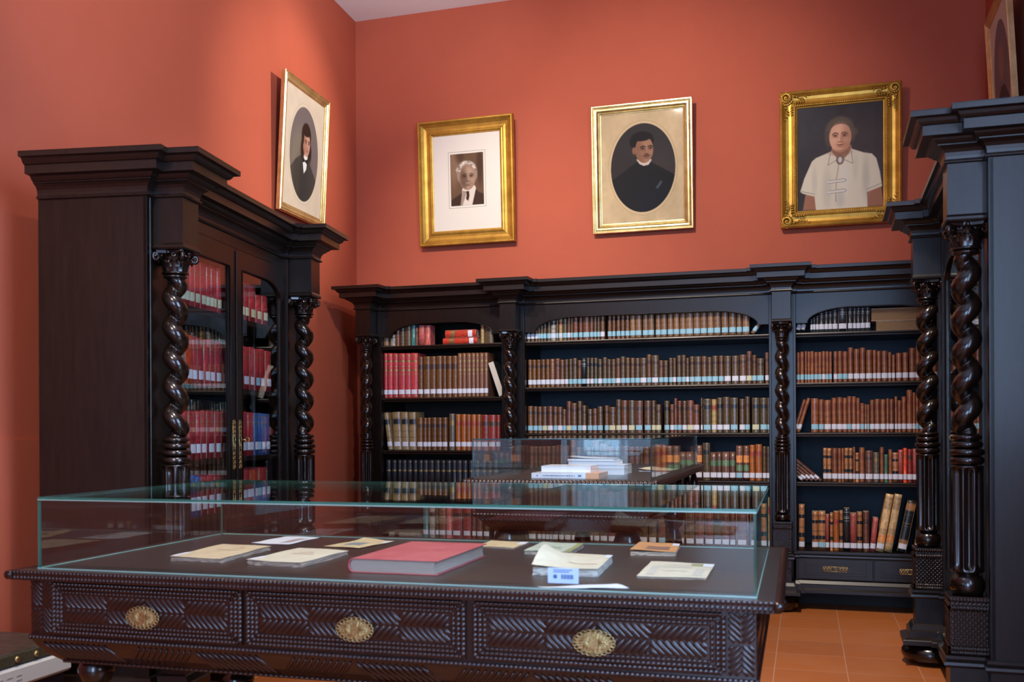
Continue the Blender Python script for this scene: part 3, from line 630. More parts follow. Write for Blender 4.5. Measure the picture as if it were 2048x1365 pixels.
# code: (base, line, patch, other patch, layout, words)
ST={
 'a':(leather('worn_brown',(.062,.030,.016),tool=.20),gold,darkp,darkp,'rib','worn dark brown gilt leather'),
 'b':(C_('mid_brown',(.095,.040,.018)),gold,darkp,redp,'rib','brown ribbed leather'),
 'c':(C_('tan_calf',(.185,.098,.044)),darkp,redp,darkp,'smooth','smooth tan calf'),
 'd':(leather('black_brown',(.020,.013,.010),tool=.3),gold,blackp,redp,'rib','almost black gilt leather'),
 'e':(C_('red_brown',(.105,.034,.018)),gold,darkp,darkp,'rib','reddish brown leather'),
 'f':(C_('red_cloth',(.40,.040,.046),cloth=True,coat=.1),gold,gold,gold,'cloth','bright red gilt cloth'),
 'g':(C_('amber_brown',(.115,.042,.010)),gold,darkp,redp,'rib','glossy amber brown ribbed'),
 'h':(leather('terracotta',(.18,.055,.034),tool=.25),gold,redp,darkp,'cloth','terracotta patterned'),
 'i':(leather('black_gilt',(.16,.10,.05),tool=.9),blackp,blackp,blackp,'rib','richly gilt black'),
 'j':(C_('orange_leather',(.27,.075,.014)),gold,redp,redp,'rib','orange brown leather'),
 'k':(C_('dark_red',(.20,.020,.014)),gold,darkp,darkp,'rib','dark red leather'),
 'n':(leather('navy',(.022,.028,.05),tool=.5),gold,gold,blackp,'rib','navy and gold'),
 'o':(C_('black_cloth',(.016,.017,.021),coat=.1),gold,gold,gold,'band','black cloth with one gilt band'),
 'p':(C_('black_leather',(.016,.018,.020)),silver,silver,silver,'lines','black with pale title lines'),
 'q':(C_('chestnut',(.185,.060,.019)),leather('chestnut_line',(.10,.030,.012)),leather('chestnut_patch',(.15,.038,.014)),redp,'rib','chestnut leather'),
 'r':(C_('light_tan',(.27,.115,.040)),blackp,blackp,blackp,'two','tan with two black bands'),
 's':(C_('rose_cloth',(.34,.075,.065),cloth=True,coat=.05),gold,gold,gold,'lines','rose red cloth'),
 't':(C_('green_leather',(.028,.085,.048)),gold,gold,gold,'lines','dark green'),
 'B':(C_('framed_black',(.012,.013,.013)),gold,leather('tan_panel',(.36,.17,.055)),leather('tan_panel2',(.30,.14,.05)),'panel','large black cloth with tan framed panels'),
 'X':(C_('glossy_red',(.36,.026,.012)),gold,gold,darkp,'rib','glossy red ribbed'),
 'u':(C_('vellum',(.44,.29,.12)),darkp,leather('brown_ornament',(.30,.19,.08),tool=.0),orangep,'vel','large pale vellum'),
 'v':(C_('library_red',(.36,.028,.034),cloth=True,coat=.08),gold,gold,gold,'lines','red cloth'),
 'w':(C_('library_blue',(.040,.095,.25),cloth=True,coat=.08),gold,gold,gold,'lines','blue cloth'),
 'x':(C_('orange_red',(.46,.050,.018),cloth=True,coat=.1),gold,gold,gold,'lines','orange red cloth'),
 'y':(C_('teal_cloth',(.030,.115,.115),cloth=True),gold,gold,gold,'lines','teal cloth'),
 'z':(C_('grey_beige',(.23,.20,.155)),darkp,darkp,darkp,'rib','grey beige'),
 'l':(leather('gold_spine',(.38,.25,.08),tool=.8),darkp,redp,redp,'rib','all gold tooled'),
 'G':(C_('brown_green',(.10,.042,.026)),gold,greenp,darkp,'mid','brown with a green title band'),
 'O':(C_('brown_orange',(.10,.040,.024)),gold,orangep,greenp,'mid2','brown with an orange title band'),
}
def sticker_mat(n,c):
    m=mat('sticker_'+n,c,.6); nt=m.node_tree; b=nt.nodes['Principled BSDF']
    tc=nt.nodes.new('ShaderNodeTexCoord'); mp=nt.nodes.new('ShaderNodeMapping'); mp.inputs['Scale'].default_value=(.25,.25,2.2); v=nt.nodes.new('ShaderNodeTexNoise'); v.inputs['Scale'].default_value=110; v.inputs['Detail'].default_value=2
    nt.links.new(tc.outputs['Object'],mp.inputs[0]); nt.links.new(mp.outputs[0],v.inputs[0]); r_=nt.nodes.new('ShaderNodeValToRGB')
    r_.color_ramp.elements[0].position=.33; r_.color_ramp.elements[1].position=.38; r_.color_ramp.elements[0].color=(*[x*.72 for x in c],1); r_.color_ramp.elements[1].color=(*c,1)
    nt.links.new(v.outputs[0],r_.inputs[0]); nt.links.new(r_.outputs[0],b.inputs['Base Color']); return m
STK={'W':(sticker_mat('white',(.74,.76,.82)),'white'),'B':(sticker_mat('blue',(.33,.60,.70)),'pale blue'),'Y':(sticker_mat('cream',(.66,.66,.42)),'cream')}
def bands(lay,h):
    out=[];L=[]
    def rib(z): L.append((z-.0045,z-.003,1,0)); L.append((z-.003,z-.0012,0,.0012)); L.append((z-.0012,z+.0012,0,.0022)); L.append((z+.0012,z+.003,0,.0012)); L.append((z+.003,z+.0045,1,0))
    if lay=='rib':
        n=5 if h>.15 else 4
        for k in range(1,n+1): rib(h*(k/(n+1.0))*.98+.004)
        a=h*((n-1)/(n+1.0))*.98+.0095; b=h*(n/(n+1.0))*.98-.002; L.append((a,b,2,0))
        L.append((.004,.006,1,0)); L.append((h-.006,h-.004,1,0))
    elif lay=='smooth':
        for k in (.10,.26,.44,.62,.80,.94): L.append((h*k,h*k+.0012,1,0))
    elif lay=='cloth':
        for a,b in ((.03,.045),(.09,.10),(.52,.535),(.60,.64),(.70,.715),(.80,.84),(.93,.95)): L.append((h*a,h*b,1,0))
    elif lay=='band': L+= [(h*.66,h*.70,1,0),(h*.71,h*.715,1,0),(h*.93,h*.94,1,0)]
    elif lay=='lines': L+= [(h*.70,h*.708,1,0),(h*.76,h*.775,1,0),(h*.80,h*.807,1,0),(h*.90,h*.91,1,0)]
    elif lay=='two': L+= [(h*.28,h*.38,2,0),(h*.70,h*.78,2,0)]; rib(h*.5); rib(h*.9)
    elif lay=='mid': L+= [(h*.50,h*.505,1,0),(h*.51,h*.70,2,0),(h*.705,h*.71,1,0),(h*.22,h*.225,1,0)]
    elif lay=='mid2': L+= [(h*.52,h*.72,2,0),(h*.28,h*.45,3,0),(h*.86,h*.88,1,0)]
    elif lay=='panel': L+= [(h*.075,h*.085,1,0),(h*.09,h*.23,3,0),(h*.235,h*.245,1,0),(h*.80,h*.81,1,0),(h*.815,h*.94,2,0),(h*.945,h*.955,1,0),(h*.72,h*.725,1,0),(h*.55,h*.56,1,0),(h*.50,h*.505,1,0)]
    elif lay=='vel': L+= [(h*.17,h*.29,3,0),(h*.30,h*.40,2,0),(h*.12,h*.165,2,0),(h*.74,h*.745,1,0),(h*.75,h*.86,2,0),(h*.865,h*.87,1,0),(h*.89,h*.95,2,0)]
    L.sort(); z=0
    for a,b,m,g in L:
        if a<z: a=z
        if b<=a: continue
        if a>z+1e-5: out.append((z,a,0,0))
        out.append((a,b,m,g)); z=b
    if z<h: out.append((z,h,0,0))
    return out
def spine_ring(w,e,g,z,k=7):
    return [((w/2+g*.3)*math.sin(PI*(j/(k-1)-.5)),e*(1-math.cos(PI*(j/(k-1)-.5)))-g,z) for j in range(k)]
def book_parts(w,h,d,st,stk=None,sz=.022,sh=.037):
    lay=ST[st][4]; e=min(.42*w,.013); mb=MB(); B=bands(lay,h); vs=[];fs=[];ms=[];k=7
    for (a,b,m,g) in B:
        i=len(vs); vs+=spine_ring(w,e,g,a)+spine_ring(w,e,g,b)
        for j in range(k-1): fs.append((i+j,i+j+1,i+k+j+1,i+k+j)); ms.append(m)
    for f,m in zip(fs,ms): pass
    b0=len(mb.v); mb.v+=vs
    for f,m in zip(fs,ms): mb.f.append([b0+q for q in f]); mb.m.append(m); mb.sm.append(True)
    mb.f.append([b0+j for j in range(k)]); mb.m.append(0); mb.sm.append(False)
    n=len(vs); mb.f.append([b0+n-k+j for j in range(k)]); mb.m.append(0); mb.sm.append(False)
    t=.0022
    for s_ in (-1,1):
        x0,x1=sorted((s_*w/2,s_*(w/2-t))); mb.box(x0,x1,e-.0005,d,0,h)
    pg=MB().box(-w/2+t,w/2-t,e*.6,d-.004,.002,h-.003)
    sk=None
    if stk:
        sk=MB(); q=min(w*.94,.030+.12*w); f_=q/w; R_=lambda z:[((w/2+.0009)*math.sin(f_*PI*(j/(k-1)-.5)),e*(1-math.cos(f_*PI*(j/(k-1)-.5)))-.0027,z) for j in range(k)]; r0=R_(sz); r1=R_(sz+sh); sk.add(r0+r1,[(j,j+1,k+j+1,k+j) for j in range(k-1)],0,True)
    return mb,pg,sk
ONES='zeroth first second third fourth fifth sixth seventh eighth ninth tenth eleventh twelfth thirteenth fourteenth fifteenth sixteenth seventeenth eighteenth nineteenth'.split()
def ordw(n):
    if n<20: return ONES[n]
    t,o=divmod(n,10); return {2:'twentieth',3:'thirtieth',4:'fortieth',5:'fiftieth'}[t] if o==0 else {2:'twenty',3:'thirty',4:'forty',5:'fifty'}[t]+'-'+ONES[o]
rnd=random.Random(7)
def mix(n,pool): return ''.join(rnd.choice(pool) for _ in range(n))
TOPS={'L':['fourth','second']}
WHERE={'M1':'top shelf, middle bay','M2':'second shelf, middle bay','M3':'third shelf, middle bay','M4':'fourth shelf, middle bay','M5':'bottom shelf, middle bay',
 'L1':'top shelf, left bay','L2':'second shelf, left bay','L3':'third shelf, left bay','L4':'fourth shelf, left bay','L5':'bottom shelf, left bay',
 'R1':'top shelf, right bay','R2':'second shelf, right bay','R3':'third shelf, right bay','R4':'fourth shelf, right bay','R5':'bottom shelf, right bay',
 'C1':'top shelf, glazed bookcase','C2':'second shelf, glazed bookcase','C3':'third shelf, glazed bookcase','C4':'fourth shelf, glazed bookcase'}
ZS={'1':1.99,'2':1.63,'3':1.27,'4':.915,'5':.42}
ZL={'1':1.99,'2':1.562,'3':1.134,'4':.78,'5':.42}
ZC_={'1':1.925,'2':1.537,'3':1.165,'4':.875}
STY={
 'M1':'a'*2+'b'*2+'d'+'a'+'d'+'z'+'a'+'l'+'d'+'b'*2+'e'*4+'a'*2+'b'+'b'*5+'c'*18,
 'M2':'g'*5+'h'+'e'+'b'+'a'*3+'b'+'p'+'d'*4+mix(31,'aab'),
 'M3':'g'+'b'*3+'e'+'b'*3+mix(14,'abe')+'a'*2+'d'+mix(6,'ea')+'a'+'d'+'l'+mix(13,'aad'),
 'M4':mix(21,'abe')+'b'*2+'O'*2+'G'*3+'b'+'O'+'d'+'G'*4+'O'*2+'j'*2+'a'*3,
 'M5':mix(8,'abd')+mix(24,'ade')+'l',
 'L1':'z'+'e'+'d'+'a'+'y'+'e'+'s'*2+'l'+'a','L2':'f'*6+'g'*7+'h'*7,'L3':'i'*3+'g'*6+'n'+'j'*5+'k'*3,'L4':'o'*20,'L5':'y'+'z'+'a'+'h'+'s'+'k'*2+'e'*2+'a'*2,
 'R1':'p'*13,'R2':'q'*29,'R3':'q'*25,'R4':'r'*2+'q'*3+'r'*2+'q'+'r'+'q'+'e'+'n'+'q'+'t'+'q'+'r'+'s'+'x'+'k'+'s'+'k','R5':'r'*3+'s'+'r'+'j'+'r'+'p'+'s'+'r'+'e',
 'C1':'v'*19+'k','C2':'w'+'z'+'x'+'v'*13,'C3':'v'*12+'w'*4+'e','C4':'w'*4+'v'*6+'x'+'v'+'x'}
for k_,n_ in (('M3',42),('M4',41),('M5',33)): STY[k_]=(STY[k_]+'a'*4)[:n_]
def stick(row,i,n):
    r=rnd.random()
    if row=='M1': return 'W' if i<3 or (i<20 and r<.4) else 'B'
    if row=='M2': return 'W' if i<7 else ('B' if r<.62 else ('W' if r<.93 else 'Y'))
    if row=='M3': return 'B' if r<.62 else ('W' if r<.8 else 'Y')
    if row=='R2': return 'B' if i<14 and r<.6 else 'W'
    if row=='R3': return 'B' if r<.25 else 'W'
    if row=='C1': return 'Y'
    if row=='L1': return None
    if row=='L4': return None
    return 'W' if r<.93 else 'B'
tanpages=mat('tan_page_edges',(.33,.20,.085),.75,bump=.4,bscale=15,stretch=(40,1,1),col2=(.24,.14,.06),vscale=10)
creampages=mat('cream_page_edges',(.66,.60,.48),.8)
BOOKS=[]
for row,dat in ROWS.items():
    fr=LCAB if row[0]=='C' else ROOM; z=(ZC_ if row[0]=='C' else ZL if row[0]=='L' else ZS)[row[1]]
    D=[tuple(map(int,t.split(','))) for t in dat.split()]; n=len(D)
    for i,(x,wd,top) in enumerate(D):
        if fr is LCAB and x+wd>690: continue
        wgt={'M5':.35,'L5':.5,'C4':.6}.get(row,1)*(.45 if (row=='M4' and i<21) or (row=='L4' and i>11) else 1)
        h=top/1000-z; rm=2.16-z if row[1]=='1' else 1
        if row[0]=='C': h=min(.245,h)+rnd.uniform(-.004,.004)
        if row=='M4' and i<21: h+=0
        if row=='M5' and i<32: h=.27+rnd.uniform(-.015,.015)
        if row=='L5': h=.27+rnd.uniform(-.01,.02)
        st=STY[row][i] if i<len(STY[row]) else 'a'
        lean={('L3',0):-.05,('L3',1):-.04,('L3',2):-.02}.get((row,i),rnd.uniform(-.0012,.0012))
        BOOKS.append(dict(row=row,i=i,fr=fr,x=x/1000+wd/2000,y=(.205 if fr is ROOM else .215)+rnd.uniform(0,.006),z=z+.001,w=(wd-1.4)/1000,h=max(.08,h),st=st,k=stick(row,i,n),lean=lean,rz=0,wg=wgt,lab=None))
def sp(row,x,w,h,st,k,lean,lab,y=.205,z=None,rz=0,d=None,dz=0):
    fr=ROOM; zz=(ZL if row[0]=='L' else ZS)[row[1]] if z is None else z
    BOOKS.append(dict(row=row,i=0,fr=fr,x=x,y=y,z=zz+.001+dz,w=w,h=h,st=st,k=k,lean=lean,rz=rz,wg=9,lab=lab,d=d))
HP=PI/2
sp('L1',.895,.062,.265,'X','W',-HP,'red ribbed book lying on its side, upper of the two in the left bay',dz=.052)
sp('L1',.905,.050,.295,'X','W',-HP,'reddish book lying on its side, lower of the two in the left bay')
sp('L1',.108,.045,.07,'c',None,-.05,'small tan book at the left end, top shelf, left bay')
sp('L2',1.109,.050,.285,'p',None,-.33,'cream page edges of a book leaning left, end of second shelf, left bay',rz=PI,y=.385,d=.18)
BOOKS[-1]['lean']=.33
sp('L3',.142,.042,.310,'i','W',-.13,'gilt black book leaning left against the pillar, third shelf, left bay')
sp('L5',.415,.042,.29,'z',None,-HP,'pale book lying flat at the left end, bottom shelf, left bay')
sp('M1',3.045,.030,.125,'c','B',.62,'small tan book leaning right at the end, top shelf, middle bay')
sp('R1',3.362,.028,.13,'p','W',.28,'small black book slumped at the left end, top shelf, right bay')
sp('R1',3.394,.028,.11,'p','W',.28,'small dark book slumped beside the black row, top shelf, right bay',dz=.0)
sp('R1',4.020,.088,.40,'u',None,HP,'thick pale book lying flat with its page edges out, upper of two',y=.47,rz=PI,d=.25,dz=.070)
sp('R1',4.030,.066,.37,'u',None,HP,'thick pale book lying flat with its page edges out, lower of two',y=.47,rz=PI,d=.25)
BOOKS[-2].update(x=3.868,lean=-HP,lab=BOOKS[-2]['lab']); BOOKS[-1].update(x=3.90,lean=-HP)
sp('R3',3.341,.022,.245,'q','W',.295,'chestnut book leaning right at the left end, third shelf, right bay')
sp('R3',3.3665,.024,.255,'q','W',.295,'chestnut book leaning right, second from the left end, third shelf')
for k_ in range(5): sp('R4',3.522-.031*k_,.0195,(.232,.200,.158,.116,.074)[k_],'e','W',-.86,'dark slim book slumped to the left, %s of the leaning five, fourth shelf'%ordw(k_+1),y=.21+.002*k_)
sp('R5',3.868,.034,.24,'s','W',.10,'rose red book leaning right beside the vellum volumes, bottom shelf')
sp('R5',3.915,.050,.415,'u','W',.175,'tall pale vellum book leaning right, first of two, bottom shelf')
sp('R5',3.972,.050,.415,'u',None,.175,'tall pale vellum book leaning right, second of two, bottom shelf')
sp('R5',4.060,.062,.370,'B','W',.20,'large black book with gilt frame panels leaning right, bottom shelf')
sp('R5',4.170,.062,.360,'B','W',.12,'large black book standing behind the column of the right cabinet')
for b in BOOKS:
    p=b['fr'].w(b['x'],b['y'],0); b['s']=b['w']*b['h']/p.y**2*b['wg']
BOOKS.sort(key=lambda b:-b['s'])
ALL=[];allm=[]
def mi(m):
    if m not in allm: allm.append(m)
    return allm.index(m)
rest=MB()
def xf(b):
    z=b['z']+abs(math.sin(b['lean']))*b['w']/2
    return b['fr'].w(b['x'],b['y'],z),(0,b['lean'],b['fr'].a+b['rz'])
for n,b in enumerate(BOOKS):
    d=b.get('d') or min(.19,max(.07,b['h']*.68)); st=ST[b['st']]
    szz=.032 if b['row'][0] in 'LC' else .023; shh=.045 if b['row'][0]=='C' else .037
    mb,pg,sk=book_parts(b['w'],b['h'],d,b['st'],b['k'],szz if b['h']>.1 else .012,min(shh,b['h']*.4))
    loc,rot=xf(b)
    if n<299:
        o=mb.build('antique_book',list(st[:4])); o.location=loc; o.rotation_euler=rot
        pg.build('page_block',tanpages if b['st']=='u' and abs(b['lean'])>1 else (creampages if b['row']=='L2' and b['lab'] else paper),o)
        if sk: sk.build('spine_sticker',STK[b['k']][0],o,recalc=False)
        where=WHERE[b['row']]
        lab=b['lab'] or '%s book%s, %s from the left, %s'%(st[5],'' if not b['k'] or len(st[5].split())>(3 if b['k']=='B' else 4) else ' with %s sticker'%STK[b['k']][1],ordw(b['i']+1),where)
        tag(o,lab,'book','books on the '+where.replace(',',' of the'))
    else:
        M=Matrix.Translation(loc)@__import__('mathutils').Euler(rot).to_matrix().to_4x4()
        for q,ms in ((mb,st[:4]),(pg,(paper,)),(sk,(STK[b['k']][0],) if b['k'] else ())):
            if q is None: continue
            b0=len(rest.v); rest.v+=[tuple(M@Vector(v)) for v in q.v]
            for f,m,s_ in zip(q.f,q.m,q.sm): rest.f.append([b0+i for i in f]); rest.m.append(mi(ms[m])); rest.sm.append(s_)
# dark rear rows that look over the tops of the red books
for z,xa in ((1.537,-.62),(1.165,-.62),(.875,-.62)):
    x=xa
    while x<.66:
        wd=rnd.uniform(.030,.044); h=rnd.uniform(.245,.275)
        mb,pg,sk=book_parts(wd-.001,h,.14,'d','W' if z!=1.165 else None,h-.245+.19,.035)
        M=Matrix.Translation(LCAB.w(x+wd/2,.46,z+.045))@Matrix.Rotation(LCAB.a,4,'Z')
        for q,ms in ((mb,ST['d'][:4]),(pg,(paper,)),(sk,(STK['W'][0],))):
            if q is None: continue
            b0=len(rest.v); rest.v+=[tuple(M@Vector(v)) for v in q.v]
            for f,m,s_ in zip(q.f,q.m,q.sm): rest.f.append([b0+i for i in f]); rest.m.append(mi(ms[m])); rest.sm.append(s_)
        x+=wd
    m=MB().box(-.66,.68,.45,.63,z+.001,z+.044); o=m.build('book_riser',wood); place(o,LCAB,0,0,0)
    tag(o,{1.537:'dark riser board behind the red books on the second glazed shelf',1.165:'dark riser board behind the red books on the third glazed shelf',.875:'dark riser board behind the books on the fourth glazed shelf'}[z],'riser board')
if rest.f:
    o=rest.build('books',allm,recalc=False); tag(o,'the many thinnest and half hidden old books on the shelves','books',kind='stuff')
# ---------------------------------------------------------------- portraits: flat painted sheets in real frames
class Cv:
    """a painted sheet: colour per point of a fine grid, u to the right and v downwards, both in units of the sheet's width"""
    def __init__(s,w,h,nx,bg):
        ny=int(nx*h/w); s.w,s.h,s.nx,s.ny=w,h,nx,ny; s.U,s.V=np.meshgrid(np.linspace(0,1,nx+1),np.linspace(0,h/w,ny+1)); s.A=np.ones(s.U.shape+(3,))*np.array(bg)
    def mix(s,m,c,a=1):
        m=(m*a)[...,None]; c=np.array(c) if not callable(c) else c(s.U,s.V); s.A=s.A*(1-m)+c*m; return s
    def el(s,cx,cy,rx,ry,c,soft=.15,a=1,rot=0,clip=None):
        x=s.U-cx;y=s.V-cy;co,si=math.cos(rot),math.sin(rot); X=(x*co+y*si)/rx;Y=(-x*si+y*co)/ry; d=np.sqrt(X*X+Y*Y)
        m=1-smstep((d-(1-soft))/(2*soft)); 
        if clip is not None: m=m*clip
        return s.mix(m,c,a)
    def msk(s,cx,cy,rx,ry,soft=.01):
        d=np.sqrt(((s.U-cx)/rx)**2+((s.V-cy)/ry)**2); return 1-smstep((d-(1-soft))/(2*soft))
    def po(s,pts,c,a=1,soft=.006,clip=None):
        inside=np.zeros(s.U.shape,bool); n=len(pts); D=np.full(s.U.shape,9.)
        for i in range(n):
            x1,y1=pts[i];x2,y2=pts[(i+1)%n]
            cond=((y1>s.V)!=(y2>s.V)); xi=(x2-x1)*(s.V-y1)/((y2-y1) if y2!=y1 else 1e-9)+x1; inside^=(cond&(s.U<xi))
            dx,dy=x2-x1,y2-y1; t=np.clip(((s.U-x1)*dx+(s.V-y1)*dy)/(dx*dx+dy*dy+1e-12),0,1); D=np.minimum(D,np.hypot(s.U-x1-t*dx,s.V-y1-t*dy))
        sd=np.where(inside,D,-D); m=smstep((sd+soft)/(2*soft))
        if clip is not None: m=m*clip
        return s.mix(m,c,a)
    def ln(s,pts,r,c,a=1,clip=None):
        D=np.full(s.U.shape,9.)
        for (x1,y1),(x2,y2) in zip(pts,pts[1:]):
            dx,dy=x2-x1,y2-y1; t=np.clip(((s.U-x1)*dx+(s.V-y1)*dy)/(dx*dx+dy*dy+1e-12),0,1); D=np.minimum(D,np.hypot(s.U-x1-t*dx,s.V-y1-t*dy))
        m=1-smstep((D-r*.5)/(r*.8))
        if clip is not None: m=m*clip
        return s.mix(m,c,a)
    def noise(s,amp,cells,seed):
        g=np.random.default_rng(seed); q=g.random((cells+2,cells+2)); x=s.U*cells*.999; y=np.clip(s.V/(s.h/s.w),0,.999)*cells
        i=x.astype(int);j=y.astype(int);fx=smstep(x-i);fy=smstep(y-j)
        n=(q[j,i]*(1-fx)+q[j,i+1]*fx)*(1-fy)+(q[j+1,i]*(1-fx)+q[j+1,i+1]*fx)*fy
        s.A=s.A*(1+amp*(n[...,None]-.5)); return s
    def build(s,name,parent,cx,z0,y,mt):
        nx,ny=s.nx,s.ny; me=bpy.data.meshes.new(name); n=(nx+1)*(ny+1); co=np.zeros((n,3),np.float32)
        co[:,0]=(s.U.ravel()-.5)*s.w+cx; co[:,1]=y; co[:,2]=z0+s.h-s.V.ravel()*s.w
        i=np.arange(nx)[None,:]+np.arange(ny)[:,None]*(nx+1); i=i.ravel(); f=np.stack([i,i+nx+1,i+nx+2,i+1],1)
        me.vertices.add(n); me.vertices.foreach_set('co',co.ravel()); me.loops.add(len(f)*4); me.loops.foreach_set('vertex_index',f.ravel().astype(np.int32))
        me.polygons.add(len(f)); me.polygons.foreach_set('loop_start',np.arange(len(f),dtype=np.int32)*4); me.polygons.foreach_set('loop_total',np.full(len(f),4,np.int32)); me.update(calc_edges=True)
        ca=me.color_attributes.new('paint','FLOAT_COLOR','POINT'); rgba=np.ones((n,4),np.float32); c=np.clip(s.A.reshape(-1,3),0,1)
        rgba[:,:3]=np.where(c<=.04045,c/12.92,((c+.055)/1.055)**2.4); ca.data.foreach_set('color',rgba.ravel())
        me.materials.append(mt); o=bpy.data.objects.new(name,me); COL.objects.link(o); o.parent=parent; return o
def paintmat(name,rough,coat=0):
    m=bpy.data.materials.new(name); m.use_nodes=True; nt=m.node_tree; b=nt.nodes['Principled BSDF']; a=nt.nodes.new('ShaderNodeVertexColor'); a.layer_name='paint'
    nt.links.new(a.outputs[0],b.inputs['Base Color']); b.inputs['Roughness'].default_value=rough; b.inputs['Coat Weight'].default_value=coat; b.inputs['Specular IOR Level'].default_value=.2; b.inputs['Coat Roughness'].default_value=.05; return m
pm_glazed=paintmat('picture_under_glass',.7,.22); pm_oil=paintmat('oil_paint',.55,.0); pm_paper=paintmat('printed_paper',.75)
FXZ=lambda a,b,h:(a,-h,b)
WALL=Fr(ROOM.w(0,BACK).x,ROOM.w(0,BACK).y,-17.5)
def frame_thing(fr,xc,z0,W,Hh,lean,label,gap=.03):
    o=thing('framed_portrait',fr,xc,0,z0,label,'picture'); o.location=fr.w(xc,-gap,z0); o.rotation_euler=Matrix.Rotation(fr.a,3,'Z').to_4x4().to_euler()
    o.rotation_euler=(Matrix.Rotation(fr.a,4,'Z')@Matrix.Rotation(math.radians(lean),4,'X')).to_euler(); return o
def rect(W,Hh,i=0): return [(-W/2+i,i),(W/2-i,i),(W/2-i,Hh-i),(-W/2+i,Hh-i)]
def head(c,cx,cy,rx,ry,skin,dark,light,hair,turn=0,clip=None,brow=None,eye=(.10,.08,.07),lip=None,mous=False,shade=.35):
    """a face seen nearly from the front; sizes in sheet widths, turn shifts the features sideways"""
    t=turn*rx; lip=lip or tuple(x*.72 for x in skin); brow=brow or hair
    c.el(cx,cy,rx,ry,skin,.05,clip=clip)
    c.el(cx+rx*.55*(1 if turn<=0 else -1),cy+ry*.1,rx*.5,ry*.9,dark,.55,shade,clip=c.msk(cx,cy,rx,ry,.05) if clip is None else clip*c.msk(cx,cy,rx,ry,.05))
    ins=c.msk(cx,cy,rx,ry,.05)*(1 if clip is None else clip)
    c.el(cx+t,cy-ry*.45,rx*.6,ry*.3,light,.6,.35,clip=ins)
    for s_ in (-1,1):
        ex=cx+t+s_*rx*.42; ey=cy-ry*.08
        c.el(ex,ey,rx*.25,ry*.11,dark,.6,.55,clip=ins); c.el(ex,ey+ry*.01,rx*.15,ry*.035,light,.4,.4,clip=ins)
        c.el(ex,ey,rx*.075,ry*.048,eye,.3,.95,clip=ins); c.ln([(ex-rx*.18,ey-ry*.035),(ex,ey-ry*.06),(ex+rx*.18,ey-ry*.03)],rx*.03,eye,.5,clip=ins)
        c.ln([(ex-rx*.24,ey-ry*.14+ (ry*.03 if s_<0 else 0)),(ex,ey-ry*.20),(ex+rx*.24,ey-ry*.14+(ry*.03 if s_>0 else 0))],rx*.07,brow,.75,clip=ins)
        c.el(cx+t+s_*rx*.55,cy+ry*.22,rx*.28,ry*.18,light,.7,.22,clip=ins)
        c.ln([(cx+t+s_*rx*.2,cy+ry*.30),(cx+t+s_*rx*.40,cy+ry*.50)],rx*.03,dark,.35,clip=ins)
    sd=1 if turn<=0 else -1
    c.po([(cx+t-rx*.02,cy-ry*.1),(cx+t+sd*rx*.16,cy+ry*.26),(cx+t-rx*.0,cy+ry*.28)],dark,.5,.012,clip=ins)
    c.ln([(cx+t-sd*rx*.02,cy-ry*.08),(cx+t-sd*rx*.02,cy+ry*.2)],rx*.06,light,.6,clip=ins)
    c.el(cx+t,cy+ry*.25,rx*.17,ry*.06,light,.5,.4,clip=ins); c.ln([(cx+t-rx*.15,cy+ry*.295),(cx+t,cy+ry*.315),(cx+t+rx*.15,cy+ry*.295)],rx*.045,dark,.8,clip=ins)
    if mous: c.po([(cx+t,cy+ry*.35),(cx+t+rx*.38,cy+ry*.47),(cx+t,cy+ry*.44),(cx+t-rx*.38,cy+ry*.47)],hair,.85,.01,clip=ins)
    c.el(cx+t,cy+ry*.52,rx*.28,ry*.045,lip,.35,.8,clip=ins); c.ln([(cx+t-rx*.27,cy+ry*.505),(cx+t,cy+ry*.51),(cx+t+rx*.27,cy+ry*.505)],rx*.03,tuple(x*.5 for x in lip),.9,clip=ins)
    c.el(cx+t,cy+ry*.64,rx*.26,ry*.04,dark,.6,.5,clip=ins); c.el(cx+t,cy+ry*.8,rx*.24,ry*.09,light,.6,.3,clip=ins)
    return c
def picture(fr,xc,z0,W,Hh,lean,label,prof,fmat,inset,cv,pmt,depth,glazed=True):
    o=frame_thing(fr,xc,z0,W,Hh,lean,label)
    m=MB(); m.sweep(rect(W,Hh),prof,FXZ,closed=True); f=m.build('frame',fmat,o)
    for p in f.data.polygons: p.material_index=0
    cv.build('portrait_sheet',o,0,inset,-depth,pmt)
    b=MB(); b.box(-W/2+.01,W/2-.01,-.007,-.002,.01,Hh-.01); b.build('backing_board',giltw,o)
    return o,f
# --- man with whiskers, oval, on the left wall
W,Hh=.785,1.02; iw=W-.13; ih=Hh-.13
c=Cv(iw,ih,170,(.80,.76,.68)); c.noise(.06,9,1); r=ih/iw
ov=c.msk(.5,r*.515,.375,r*.40,.008); c.mix(c.msk(.5,r*.515,.415,r*.43,.006),(.70,.66,.58),.5); c.mix(c.msk(.5,r*.515,.405,r*.423,.006),(.81,.77,.69)); c.mix(ov,(.42,.39,.39)); c.el(.38,.75,.2,.3,(.52,.50,.40),.6,.5,clip=ov)
c.po([(.05,1.5),(.10,.98),(.28,.80),(.42,.72),(.62,.74),(.82,.92),(.95,1.5)],(.23,.23,.22),clip=ov); c.el(.5,1.15,.2,.4,(.17,.18,.18),.7,.6,clip=ov)
c.po([(.44,.66),(.60,.69),(.57,.86),(.51,.92),(.46,.76)],(.86,.88,.86),clip=ov)
c.el(.54,.475,.125,.150,(.17,.11,.085),.08,clip=ov); c.el(.455,.635,.052,.125,(.17,.12,.10),.35,clip=ov); c.el(.640,.655,.050,.110,(.17,.12,.10),.35,clip=ov)
head(c,.552,.560,.092,.150,(.72,.54,.46),(.42,.28,.24),(.82,.66,.58),(.22,.14,.12),.25,clip=ov)
